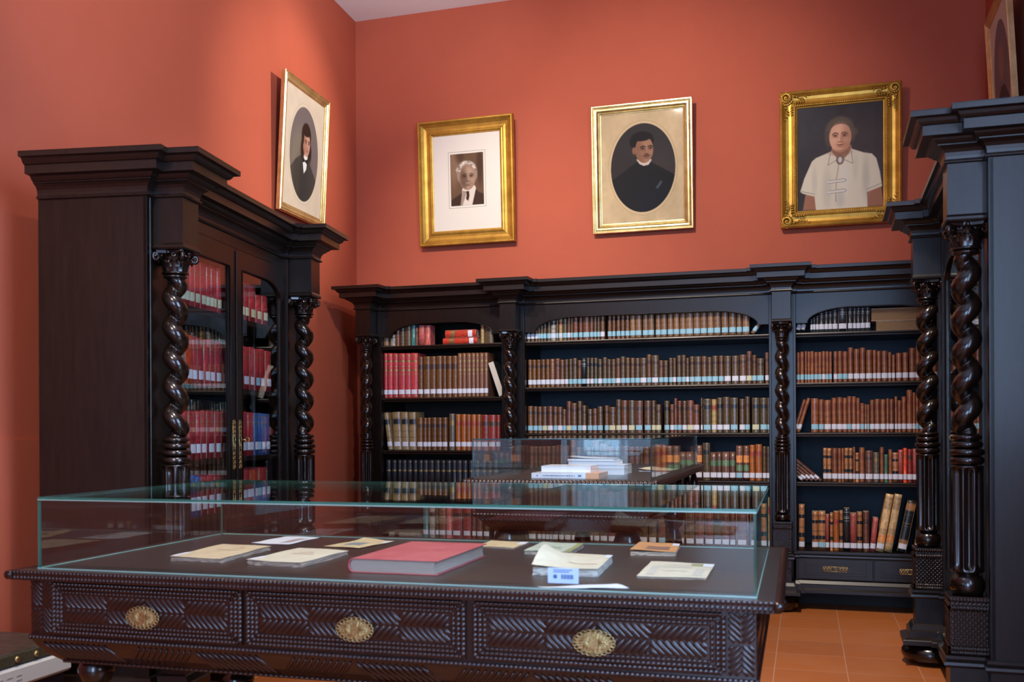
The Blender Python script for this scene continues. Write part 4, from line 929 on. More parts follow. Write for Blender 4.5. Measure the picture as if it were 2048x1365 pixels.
c.el(.535,.432,.098,.050,(.17,.11,.085),.15,clip=ov); c.el(.462,.50,.020,.085,(.17,.11,.085),.3,clip=ov)
c.po([(.46,.72),(.53,.76),(.60,.73),(.60,.80),(.53,.775),(.46,.80)],(.10,.11,.12),clip=ov)
PR0=[(0,0),(0,.030),(-.004,.036),(-.010,.036),(-.013,.030),(-.020,.034),(-.030,.033),(-.040,.026),(-.050,.022),(-.054,.022),(-.056,.019),(-.066,.018),(-.066,.010)]
picture(LW,-1.215,2.925,W,Hh,3.0,'gilt framed oval portrait of a bearded man in a bow tie on the left wall',PR0,giltpale,.065,c,pm_glazed,.016)
# --- grey haired man, sepia photograph in a wide mount
W,Hh=.855,1.055; ins=.125; iw=W-2*ins; ih=Hh-2*ins
c=Cv(iw,ih,200,(.93,.91,.85)); r=ih/iw
x0,x1,y0_,y1_=.235,.775,.245,1.015
c.po([(x0-.006,y0_-.006),(x1+.006,y0_-.006),(x1+.006,y1_+.006),(x0-.006,y1_+.006)],(.62,.61,.54),soft=.003); c.po([(x0,y0_),(x1,y0_),(x1,y1_),(x0,y1_)],(.95,.93,.88),soft=.003)
m=.025; P=[(x0+m,y0_+m),(x1-m,y0_+m),(x1-m,y1_-m),(x0+m,y1_-m)]; c.po(P,(.42,.32,.24),soft=.003)
cl=np.where((c.U>x0+m)&(c.U<x1-m)&(c.V>y0_+m)&(c.V<y1_-m),1.,0.)
c.el(.31,.42,.07,.28,(.58,.46,.36),.6,.8,clip=cl); c.el(.70,.45,.05,.25,(.26,.18,.13),.6,.7,clip=cl); c.el(.40,.30,.06,.08,(.28,.20,.15),.7,.6,clip=cl)
c.po([(.2,1.1),(.27,.90),(.38,.84),(.44,.80),(.62,.77),(.70,.83),(.80,.86),(.80,1.1)],(.25,.18,.14),clip=cl,soft=.01)
c.po([(.43,.76),(.47,.72),(.62,.72),(.635,.76),(.56,1.05),(.40,1.05)],(.88,.84,.78),clip=cl)
c.po([(.435,.78),(.50,.80),(.42,1.02),(.38,1.05)],(.55,.47,.40),.7,clip=cl); c.po([(.49,.795),(.53,.795),(.535,.86),(.515,.93),(.485,.90),(.495,.84)],(.22,.15,.12),clip=cl)
c.el(.50,.495,.150,.125,(.66,.60,.53),.10,clip=cl); c.el(.385,.56,.03,.09,(.60,.54,.47),.4,clip=cl); c.el(.635,.56,.025,.08,(.60,.54,.47),.4,clip=cl)
g_=np.random.default_rng(5)
for k in range(60):
    a=PI+PI*g_.random(); q=.72+.30*g_.random(); c.el(.50+.140*q*math.cos(a),.505+.115*q*math.sin(a),.012+.014*g_.random(),.010+.010*g_.random(),((.90,.87,.82),(.50,.44,.37),(.78,.73,.66))[k%3],.5,.75,clip=cl)
head(c,.512,.600,.122,.178,(.64,.52,.43),(.26,.18,.13),(.84,.75,.65),(.36,.28,.22),.05,clip=cl,mous=False,shade=.15); c.el(.45,.62,.05,.14,(.26,.18,.13),.8,.5,clip=cl*c.msk(.512,.600,.112,.165,.05)); c.el(.52,.685,.04,.010,(.70,.62,.54),.5,.6,clip=cl)
PR1=[(0,0),(0,.045),(-.006,.052),(-.016,.052),(-.022,.046),(-.030,.036),(-.050,.022),(-.072,.016),(-.090,.018),(-.100,.024),(-.108,.026),(-.114,.022),(-.118,.016),(-.126,.014),(-.126,.008)]
picture(WALL,.660,2.878,W,Hh,3.0,'wide gilt frame with a small sepia photograph of a white haired man',PR1,gilt,ins,c,pm_glazed,.010)
bpy.data.objects[-1] if 0 else None
# --- young man, oval, dark
W,Hh=.815,1.025; ins=.078; iw=W-2*ins; ih=Hh-2*ins
c=Cv(iw,ih,190,(.78,.69,.53)); c.noise(.10,7,3); c.noise(.05,25,4); r=ih/iw; cy=r*.505
c.mix(c.msk(.51,cy,.425,r*.435,.004),(.62,.53,.38),.6); c.mix(c.msk(.51,cy,.418,r*.43,.004),(.80,.71,.55)); ov=c.msk(.51,cy,.395,r*.405,.006)
c.mix(ov,(.19,.175,.17)); c.el(.7,.75,.25,.3,(.27,.24,.22),.6,.5,clip=ov)
c.po([(.02,1.3),(.12,.80),(.30,.68),(.42,.60),(.60,.60),(.74,.68),(.90,.78),(1.0,1.3)],(.105,.115,.12),clip=ov); c.el(.62,1.05,.25,.2,(.10,.13,.17),.7,.5,clip=ov)
c.po([(.43,.56),(.47,.62),(.52,.645),(.58,.635),(.62,.58),(.60,.56)],(.80,.74,.68),clip=ov)
c.el(.500,.345,.148,.115,(.10,.085,.08),.05,clip=ov); c.el(.415,.40,.025,.075,(.10,.085,.08),.2,clip=ov); c.el(.405,.455,.024,.045,(.52,.36,.27),.2,clip=ov)
head(c,.530,.450,.110,.160,(.58,.42,.32),(.32,.21,.15),(.70,.54,.42),(.09,.07,.065),.26,clip=ov,mous=True,shade=.22)
c.el(.50,.290,.125,.055,(.095,.08,.075),.18,clip=ov); c.po([(.66,.92),(.73,.83),(.745,.86),(.69,.93)],(.30,.34,.38),.8,clip=ov)
PR2=[(0,0),(0,.030),(-.004,.038),(-.012,.038),(-.016,.032),(-.022,.030),(-.030,.034),(-.042,.033),(-.052,.026),(-.056,.022),(-.060,.024),(-.066,.022),(-.070,.016),(-.078,.014),(-.078,.008)]
picture(WALL,2.158,2.893,W,Hh,3.2,'narrow gilt frame with a dark oval portrait of a young man in black',PR2,giltpale,ins,c,pm_glazed,.010)
# --- woman in a white blouse, oil in a carved frame
W,Hh=.875,1.035; ins=.128; iw=W-2*ins; ih=Hh-2*ins
c=Cv(iw,ih,210,(.20,.18,.185)); r=ih/iw; c.el(.78,.65,.4,.5,(.29,.245,.235),.8,.7); c.el(.1,.2,.3,.4,(.24,.24,.26),.8,.6); c.noise(.12,14,5)
sh=(.86,.82,.72)
c.po([(.06,1.25),(.10,1.02),(.24,1.04),(.24,1.25)],(.62,.42,.32)); c.po([(.80,1.25),(.82,1.0),(.97,.99),(1.0,1.25)],(.62,.42,.32))
c.po([(.41,.50),(.63,.49),(.66,.62),(.50,.72),(.38,.62)],(.60,.43,.34))
c.po([(.40,.555),(.22,.62),(.17,.66),(.08,.86),(.03,1.02),(.06,1.045),(.20,1.09),(.22,1.3),(.82,1.3),(.81,1.08),(.985,1.02),(.96,.84),(.92,.68),(.87,.62),(.78,.60),(.63,.54),(.60,.60),(.51,.70)],sh,soft=.008)
c.el(.35,1.0,.05,.22,(.70,.68,.62),.8,.45); c.el(.80,.90,.04,.22,(.66,.64,.58),.8,.45); c.el(.20,.9,.03,.16,(.70,.68,.62),.8,.4); c.el(.55,.90,.06,.2,(.86,.84,.78),.7,.6); c.el(.68,.76,.03,.14,(.72,.70,.64),.8,.35); c.el(.50,1.14,.05,.1,(.70,.69,.65),.7,.5)
c.ln([(.39,.575),(.36,.72),(.47,.66)],.006,(.60,.58,.53),.8); c.ln([(.63,.555),(.65,.72),(.55,.665)],.006,(.60,.58,.53),.8)
c.ln([(.485,.72),(.475,.80),(.455,.90),(.45,1.17)],.005,(.55,.53,.50),.8)
for y in (.925,1.05): c.ln([(.37,y),(.56,y-.012)],.018,(.86,.84,.79),.9); c.ln([(.36,y+.018),(.55,y+.008),(.575,y-.01),(.55,y-.028),(.37,y-.016)],.005,(.60,.58,.54),.8)
c.ln([(.04,1.015),(.20,1.06)],.006,(.60,.58,.54),.8); c.ln([(.81,1.045),(.975,.985)],.006,(.60,.58,.54),.8)
c.el(.502,.300,.165,.160,(.36,.31,.26),.16,.97); c.el(.355,.36,.035,.08,(.34,.29,.25),.5,.8); c.el(.675,.34,.035,.045,(.36,.31,.26),.6,.8)
c.el(.372,.40,.040,.10,(.33,.285,.24),.35,.9); c.el(.642,.37,.035,.08,(.36,.31,.26),.45,.9)
head(c,.505,.388,.128,.188,(.86,.65,.52),(.52,.32,.24),(.95,.78,.66),(.36,.30,.25),-.03,brow=(.38,.26,.20),lip=(.70,.36,.30),shade=.40,eye=(.13,.10,.09))
for k in range(40):
    a=PI+PI*k/39; c.ln([(.505+.120*math.cos(a),.315+.090*math.sin(a)),(.505+.158*math.cos(a+.2),.320+.165*math.sin(a+.2))],.008,((.44,.38,.32),(.30,.255,.21),(.38,.32,.27))[k%3],.55)
c.el(.50,.205,.09,.018,(.40,.345,.29),.6,.6)
c.el(.505,.575,.12,.035,(.55,.37,.29),.6,.5)
c.el(.502,.665,.046,.058,(.45,.36,.26),.08); c.el(.502,.665,.034,.045,(.60,.55,.54),.08); c.el(.502,.665,.018,.03,(.84,.82,.80),.3)
PR3=[(0,0),(0,.040),(-.006,.052),(-.014,.056),(-.024,.050),(-.030,.040),(-.045,.028),(-.066,.024),(-.086,.028),(-.096,.036),(-.102,.038),(-.106,.030),(-.116,.026),(-.120,.020),(-.129,.016),(-.129,.008)]
o3,f3=picture(WALL,3.668,2.842,W,Hh,3.0,'carved gilt frame with an oil portrait of a woman in a white blouse',PR3,gilt,ins,c,pm_oil,.010)
m=MB()
for (ax,az),(bx,bz) in ((( -W/2+.11,.11),(W/2-.11,.11)),((W/2-.11,.11),(W/2-.11,Hh-.11)),((W/2-.11,Hh-.11),(-W/2+.11,Hh-.11)),((-W/2+.11,Hh-.11),(-W/2+.11,.11))):
    m.ripple((ax,az),(bx,bz),lambda u,v,h:(u,-.028-h,v),.0075,.0155)
m.build('beading',gilt,o3)
for sx in (-1,1):
    for sz in (0,1):
        m=MB(); cx=sx*(W/2-.050); cz=.050 if not sz else Hh-.050; dz=-1 if sz else 1; dx=-sx
        def sc(x,z,r0,n,sg,th=.008,tr=2.4):
            pts=[];R=[]
            for i in range(n):
                a=i/(n-1)*tr*PI; q=r0*(1-.8*i/(n-1)); pts.append((x+sg*q*math.cos(a),-.050-.014*i/n,z+q*math.sin(a))); R.append(th*(1-.5*i/n))
            m.tube(pts,R,6)
        m.poly([(cx+.050*math.cos(t),cz+.050*math.sin(t)) for t in [2*PI*i/16 for i in range(16)]],lambda a,b,d:(a,d,b),-.044,-.02)
        sc(cx,cz,.036,26,sx,.012); m.lathe([(.001,0),(.010,.003),(.016,.010)],0,0,10)
        k0=len(m.v)-30
        for i in range(k0,len(m.v)): x,y,z=m.v[i]; m.v[i]=(cx+x,-.066+z,cz+y)
        for t_ in range(7):          # leaves along both arms
            for hor in (0,1):
                a=.03+.022*t_; px=cx+dx*a*(1 if hor else 0)+(0 if hor else sx*.012*math.sin(t_*1.3)); pz=cz+dz*a*(0 if hor else 1)+(dz*-.012*math.sin(t_*1.3) if hor else 0)
                e=.017-.0014*t_; m.tube([(px-dx*e,-.036,pz-dz*e*.6),(px,-.050,pz),(px+dx*e,-.038,pz+dz*e*.9)],[.003,.0085-.0007*t_,.002],6)
        for t_ in range(16):         # shell rim around the corner
            a=2*PI*t_/16; px=cx+.046*math.cos(a); pz=cz+.046*math.sin(a)
            m.tube([(px,-.036,pz),((px*1.3+cx*.7)/2,-.056,(pz*1.3+cz*.7)/2),((px*.8+cx*1.2)/2,-.046,(pz*.8+cz*1.2)/2)],[.006,.010,.004],7)
        for t_ in range(4):
            px=cx+dx*(.062+.018*t_); pz=cz+dz*.030; m.tube([(px,-.036,pz),(px+dx*.010,-.052,pz+dz*.012),(px+dx*.020,-.038,pz+dz*.006)],[.004,.009,.003],6)
            px=cx+dx*.030; pz=cz+dz*(.062+.018*t_); m.tube([(px,-.036,pz),(px+dx*.012,-.052,pz+dz*.010),(px+dx*.006,-.038,pz+dz*.020)],[.004,.009,.003],6)
        m.build('corner_ornament',giltdark if 0 else gilt,o3)
# --- partly seen picture on the right wall
W,Hh=.785,1.02; c=Cv(W-.13,Hh-.13,90,(.78,.74,.66)); r=(Hh-.13)/(W-.13); ov=c.msk(.5,r*.5,.41,r*.42,.008); c.mix(ov,(.42,.39,.40))
c.po([(.05,1.5),(.10,.98),(.28,.80),(.42,.72),(.62,.74),(.82,.92),(.95,1.5)],(.15,.15,.16),clip=ov); c.el(.5,.5,.12,.18,(.55,.42,.36),.2,clip=ov)
picture(RW,1.19,2.955,W,Hh,3.0,'gilt framed portrait on the right wall, only its edge in view above the cabinet',PR0,giltpale,.065,c,pm_glazed,.016)
# ---------------------------------------------------------------- display tables
def escutcheon(mb,cx,z,y,w,h):
    g=lambda a,b:(cx+a,y,z+b)
    for sc,q in ((.97,22),(.80,18),(.62,14)):
        for k in range(q):
            a=2*PI*(k+.5)/q; ca,sa=math.cos(a),math.sin(a); rx,rz=w/2*sc*.82,h/2*sc*.80; r=w*.055*sc
            mb.tube([g(rx*ca+r*math.cos(t),rz*sa+r*.9*math.sin(t)) for t in [2*PI*i/10 for i in range(10)]],.0017,5,0,True)
            mb.tube([g(rx*.35*ca,rz*.35*sa),g(rx*.8*ca,rz*.8*sa)],.0022,5)
    pts=[];n=40
    for k in range(n):
        a=2*PI*k/n; s_=1+.04*math.cos(10*a); pts.append((w/2*.70*s_*math.cos(a),h/2*.70*s_*math.sin(a)))
    mb.poly(pts,lambda a,b,d:(cx+a,d,z+b),y+.0005,y+.003)
    hp=[];
    for k in range(16): a=2*PI*k/16; hp.append((.014*math.cos(a)*(1 if 1 else 0),.020*math.sin(a)))
    mb.poly(hp,lambda a,b,d:(cx+a,d,z+b),y-.003,y)
    mb.tube([g(.006*math.cos(t),.006*math.sin(t)+.004) for t in [2*PI*i/10 for i in range(10)]],.0022,5,0,True)
def chevrons(mb,x0,x1,z0,z1,fn,sp,r,cross=(.27,.75)):
    """two bands of slanting reeds that change direction, as on the drawer fronts"""
    zm=(z0+z1)/2; W_=x1-x0; hz=(z1-z0)/2
    marks=[x0,x0+W_*cross[0],x0+W_*(cross[0]+cross[1])/2,x0+W_*cross[1],x1]
    for k in range(4):
        a,b=marks[k],marks[k+1]; up=1 if k%2==0 else -1      # ">" then "<"
        for half in (0,1):
            za,zb=(zm,z1) if half else (z0,zm); sl=up*(-1 if half else 1)
            # reed: x from xs to xs+hz*sl while z runs za->zb ; direction "/" when sl>0
            x=a-hz
            while x<b+hz:
                xa,xb=(x,x+hz) if sl>0 else (x+hz,x)
                p=[Vector((xa,za)),Vector((xb,zb))]
                t0,t1=0.,1.
                d=xb-xa
                for lim,sg in ((a,1),(b,-1)):
                    f0=(xa-lim)*sg; f1=(xb-lim)*sg
                    if f0<0 and f1<0: t0=1;t1=0
                    elif f0<0: t0=max(t0,f0/(f0-f1))
                    elif f1<0: t1=min(t1,f0/(f0-f1))
                if t1-t0>.25:
                    A=p[0].lerp(p[1],t0+.03); B=p[0].lerp(p[1],t1-.03); mb.reed(A,B,fn,r)
                x+=sp
def turned_leg(mb,cx,cy,z1,k=1,dz=0):
    pr=[(.03,0),(.075,.004),(.105,.03),(.115,.06),(.105,.09),(.07,.118),(.045,.125),(.035,.14),(.04,.15),(.085,.165),(.095,.18),(.088,.20),(.045,.215),(.035,.24),(.045,.27),(.06,.30),(.05,.33),(.035,.345),(.04,.352),(.062,.365),(.075,.39),(.075,.405),(.062,.425),(.05,.435)]
    s_=z1/.435; mb.lathe([(r*k,z*s_+dz) for r,z in pr],cx,cy,26)
def slab(mb,x0,x1,y0,y1,z0,z1): mb.box(x0,x1,y0,y1,z0,z1)
def pane(name,parent,x0,x1,y0,y1,z0,z1,thin,edge=None):
    """glass sheet whose narrow faces carry the green edge colour; thin = axis of its thickness"""
    mb=MB(); X=((x0,x1),(y0,y1),(z0,z1)); vs=[(x,y,z) for x in X[0] for y in X[1] for z in X[2]]
    F=[((0,1,3,2),0),((4,6,7,5),0),((0,4,5,1),1),((2,3,7,6),1),((0,2,6,4),2),((1,5,7,3),2)]
    for f,ax in F: mb.add([vs[i] for i in f],[(0,1,2,3)],0 if ax==thin else 1)
    # weld
    o=mb.build(name,[glass,edge or gedge],parent,recalc=False)
    bm=bmesh.new(); bm.from_mesh(o.data); bmesh.ops.remove_doubles(bm,verts=bm.verts,dist=1e-5); bmesh.ops.recalc_face_normals(bm,faces=bm.faces); bm.to_mesh(o.data); bm.free(); return o
lit_edge=mat('pale_green_lit_edge',(.34,.50,.41),.3,coat=.3)  # pale colour stands for light carried along the edges of the panes
def glass_case(fr,hx,hy,z0,h,label,t=.008,edge=None):
    R=thing('glass_case',fr,0,0,z0,label,'display case')
    pane('front_pane',R,-hx,hx,-hy,-hy+t,.001,h-t-.0004,1,edge); pane('back_pane',R,-hx,hx,hy-t,hy,.001,h-t-.0004,1,edge)
    pane('side_pane',R,-hx,-hx+t,-hy+t+.0004,hy-t-.0004,.001,h-t-.0004,0,edge); pane('side_pane',R,hx-t,hx,-hy+t+.0004,hy-t-.0004,.001,h-t-.0004,0,edge)
    pane('top_pane',R,-hx,hx,-hy,hy,h-t,h,2,edge)
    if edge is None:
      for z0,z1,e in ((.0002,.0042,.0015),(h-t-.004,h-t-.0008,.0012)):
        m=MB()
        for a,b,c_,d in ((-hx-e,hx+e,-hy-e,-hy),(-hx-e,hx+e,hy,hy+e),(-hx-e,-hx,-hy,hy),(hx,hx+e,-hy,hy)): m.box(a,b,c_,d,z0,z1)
        m.build('lit_edge_strip',lit_edge,R)
    return R
# ---- big table in front
ZT=.80
def big_table():
    R=thing('display_table',TAB,0,0,0,'large dark carved table with three drawers, in the foreground under a long glass case','table')
    xl,xr,yf,yk=-1.370,1.370,-.700,.700
    m=MB(); m.bbox(xl+.008,xr-.008,yf+.008,yk-.008,.770,ZT,.004)
    m.build('table_top',tabtop,R)
    m=MB(); zr=.786; q=.0165
    m2=.0155
    for a,b in (((xl,yf,zr),(xr,yf,zr)),((xr,yf,zr),(xr,yk,zr)),((xl,yf,zr),(xl,yk,zr)),((xl,yk,zr),(xr,yk,zr))):
        if a[1]==b[1]==yf:
            m.ripple((a[0],ZT-.005),(b[0],ZT-.005),lambda u,v,h:(u,yf+.008-h*.8,v+h*.25),.0095,m2); m.ripple((a[0],ZT-.022),(b[0],ZT-.022),lambda u,v,h:(u,yf+.012-h*1.0,v-h*.1),.011,m2)
            m.box(xl+.004,xr-.004,yf+.006,yf+.03,.768,ZT-.001)
        else: m.rope(a,b,q,m2*1.0,2,.10,step=m2/5,lean=0)
    m.build('beaded_edge',rose,R)
    f=-.655; bx0,bx1=-1.305,1.305; yb=.655
    m=MB(); m.box(bx0,bx1,f,yb,.560,.769); m.build('table_body',rose,R)
    front=lambda u,v,h:(u,f-h,v)
    m=MB()
    for zz,rr in ((.766,.005),): m.ripple((bx0,zz),(bx1,zz),front,rr,.0155)
    for fnn,(a,b) in ((lambda u,v,h:(bx0-h,u,v),(f,yb)),(lambda u,v,h:(bx1+h,u,v),(f,yb))):
        for zz in (.757,.735): m.ripple((a,zz),(b,zz),fnn,.0085,.0155)
        m.ripple((a,.556),(b,.556),fnn,.010,.0155); chevrons(m,a,b,.58,.72,fnn,.024,.0062)
    m.ripple((bx0-.006,.554),(bx1+.006,.554),lambda u,v,h:(u,f-.006-h,v),.0095,.0155); m.box(bx0-.006,bx1+.006,f-.006,yb+.006,.545,.564)
    for a,b in ((bx0+.004,-1.214),(1.223,bx1-.004)):      # corner panels: chevrons that meet in a cross
        w_=(b-a)/2
        for (z0,z1,up) in ((.570,.662,-1),(.668,.762,1)):
            for hh in (0,1):
                sl=up*(1 if hh else -1)
                for k in range(-4,9):
                    za=z0+k*.0185; zb=za+w_
                    pa,pb=Vector((a+hh*w_,za if sl>0 else zb)),Vector((a+hh*w_+w_,zb if sl>0 else za))
                    lo,hi=min(za,zb),max(za,zb)
                    t0,t1=0,1
                    if lo<z0:
                        q=(z0-lo)/(hi-lo); 
                        if sl>0: t0=q
                        else: t1=1-q
                    if hi>z1:
                        q=(hi-z1)/(hi-lo)
                        if sl>0: t1=1-q
                        else: t0=q
                    if t1-t0>.3: m.reed(pa.lerp(pb,t0+.04),pa.lerp(pb,t1-.04),front,.0055)
    m.build('carved_frieze',rose,R)
    for (a,b,e) in ((-1.208,-.421,-.812),(-.407,.393,.008),(.415,1.217,.816)):
        d=MB(); d.box(a,b,f-.010,f+.002,.570,.763); g=lambda u,v,h:(u,f-.010-h,v)
        for i,rr in enumerate((.0085,.0075,.0065)):
            o=.009+.0165*i; o2=.009+.0150*i
            for zz in (.763-o2,.570+o2): d.ripple((a+o,zz),(b-o,zz),g,rr,.0155)
            for xx in (a+o,b-o): d.ripple((xx,.570+o2),(xx,.763-o2),g,rr,.0155)
        chevrons(d,a+.056,b-.056,.617,.716,g,.0225,.0076)
        D=d.build('drawer',rose,R); k=MB(); escutcheon(k,e,.650,f-.021,.150,.088); k.build('escutcheon',brass,D)
    # slanting apron under the drawers
    m=MB(); i0=.075; zt_,zb_=.545,.453
    pts=[(bx0,f),(bx1,f),(bx1,yb),(bx0,yb)]
    m.sweep([(bx0,yb),(bx0,f),(bx1,f),(bx1,yb)],[(0,zt_),(-.012,.522),(-.035,.487),(-i0,zb_),(-i0-.02,zb_)],XY,closed=True)
    def ap(u,v,h): t=(zt_-v)/(zt_-zb_); return (u,f+i0*t**1.15-h*.85,v-h*.45)
    x=bx0+.05; k=0; zs=(.536,.462)
    while x<bx1-.06:
        seg=int((x-bx0)/.31)%2; 
        a,b=((x,zs[0]),(x+.066,zs[1])) if seg==0 else ((x+.066,zs[0]),(x,zs[1]))
        a=Vector(a);b=Vector(b); pts=[a.lerp(b,t) for t in (0,.25,.5,.75,1)]
        m.tube([ap(p.x,p.y,.003) for p in pts],[.004,.0078,.0078,.0078,.004],8); x+=.0235 if int((x+.0235-bx0)/.31)%2==seg else .085
    m.ripple((bx0+i0,.451),(bx1-i0,.451),lambda u,v,h:(u,f+i0-h,v),.006,.02)
    m.build('apron',rose,R)
    MB().box(bx0+i0+.01,bx1-i0-.01,f+i0+.01,yb-i0-.01,.451,.560).build('under_frame',wood,R)
    for x in (bx0+.155,bx1-.155):
        for y in (f+.16,yb-.16):
            m=MB(); turned_leg(m,x,y,.560,.88,-.107); m.build('leg',carved,R)
    # low stretchers between the legs
    m=MB()
    for y in (f+.16,yb-.16): m.bbox(bx0+.155,bx1-.155,y-.03,y+.03,.035,.057,.004)
    for x in (bx0+.155,bx1-.155): m.bbox(x-.03,x+.03,f+.16,yb-.16,.037,.055,.004)
    m.build('stretcher',carved,R)
big_table()
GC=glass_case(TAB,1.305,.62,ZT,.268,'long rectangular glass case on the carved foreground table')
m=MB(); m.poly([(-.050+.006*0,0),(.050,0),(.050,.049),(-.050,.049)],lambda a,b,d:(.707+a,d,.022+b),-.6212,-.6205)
m.build('barcode_label',mat('window_tinted_label',(.52,.64,.88),.5),GC)  # blue tint is window light put into the label's colour
m=MB()
x=.707-.026
for wd in (3,0,1,1,2,1,1,2,2,1,1,1,2,1,1,2,1): 
    pass
bars=[(-.024,-.017)]+[(-.006+.0034*k,-.0042+.0034*k+(.0009 if k%3==0 else 0)) for k in range(12)]
for a,b in bars[1:]: m.box(.707+a,.707+b,-.6218,-.6213,.036,.050)
for k in range(3): m.box(.707-.032,.707+.030-.01*k,-.6218,-.6213,.061-.006*k+.002,.063-.006*k+.0025) if k<2 else None
m.lathe([(.001,.0),(.007,.0002)],0,0,10)
for i in range(len(m.v)-20,len(m.v)): a,b,c_=m.v[i]; m.v[i]=(.707-.026+a,-.6213-c_,.043+b)
m.build('label_print',mat('label_ink',(.06,.14,.30),.6),GC)
# ---- second table, end on, nearer the bookcase
Z2=1.058
def small_table():
    R=thing('display_table',TAB2,0,0,0,'narrower carved table standing end on before the open bookcase','table')
    hx,hy=.475,1.08
    m=MB(); m.bbox(-hx+.01,hx-.01,-hy+.01,hy-.01,Z2-.034,Z2,.006); m.build('table_top',tabtop,R)
    m=MB(); zr=Z2-.016; r=.022
    m.rope((-hx,-hy,zr),(hx,-hy,zr),r,.020,2,.16,step=.004); m.rope((hx,-hy,zr),(hx,hy,zr),r,.020,2,.06,step=.005); m.rope((-hx,-hy,zr),(-hx,hy,zr),r,.020,2,.06,step=.005); m.rope((-hx,hy,zr),(hx,hy,zr),r,.020,2,.16,step=.005)
    m.build('rope_edge',rose,R)
    bx,by=.43,1.03; f=-by; za=.888
    m=MB(); m.box(-bx,bx,-by,by,za,Z2-.034); m.build('table_body',rose,R)
    fr_=lambda u,v,h:(u,f-h,v)
    m=MB()
    for zz in (1.008,.992,.910): m.ripple((-bx,zz),(bx,zz),fr_,.006,.0155)
    for xx in (-bx+.02,-bx+.06,-.16,.16,bx-.06,bx-.02): m.ripple((xx,.915),(xx,1.0),fr_,.006,.0155)
    chevrons(m,-bx+.08,bx-.08,.922,.982,fr_,.02,.0045)
    for s_ in (-1,1):
        fs_=(lambda s_:(lambda u,v,h:(s_*(bx+h),u,v)))(s_)
        for zz in (1.005,.91): m.ripple((-by,zz),(by,zz),fs_,.007,.018)
        for k in range(5): m.tube([(s_*(bx+.004),-by+.25+.38*k,za),(s_*(bx+.035),-by+.25+.38*k,za+.05),(s_*(bx+.028),-by+.25+.38*k,Z2-.04)],[.022,.028,.014],8)
    m.rope((-bx-.012,f-.006,za-.006),(bx+.012,f-.006,za-.006),.013,.018,2,.18,step=.0036)
    m.build('carved_frieze',rose,R)
    m=MB(); i0=.07; zt_,zb_=za-.014,.800
    m.sweep([(-bx,by),(-bx,f),(bx,f),(bx,by)],[(0,zt_),(-.012,.86),(-.035,.83),(-i0,zb_),(-i0-.02,zb_)],XY,closed=True)
    def ap(u,v,h): t=(zt_-v)/(zt_-zb_); return (u,f+i0*t**1.15-h*.85,v-h*.45)
    x=-bx+.02
    while x<bx-.07:
        a,b=Vector((x,zt_-.006)),Vector((x+.05,zb_+.006)); m.tube([ap(*a.lerp(b,t),-.001) for t in (0,.33,.66,1)],[.003,.0055,.0055,.003],6); x+=.0195
    m.build('apron',rose,R); MB().box(-bx+i0+.01,bx-i0-.01,-by+i0+.01,by-i0-.01,.80,za).build('under_frame',wood,R)
    for x in (-bx+.12,bx-.12):
        for y in (-by+.14,by-.14):
            m=MB(); turned_leg(m,x,y,.80,.95)
            m.v=[(a,b,c_) for a,b,c_ in m.v]; m.build('leg',carved,R)
small_table()
glass_case(TAB2,.452,1.02,Z2,.205,'smaller glass case holding modern paperbacks, on the narrower table',t=.006,edge=mat('dark_glass_edge',(.012,.045,.045),.15,coat=.5))
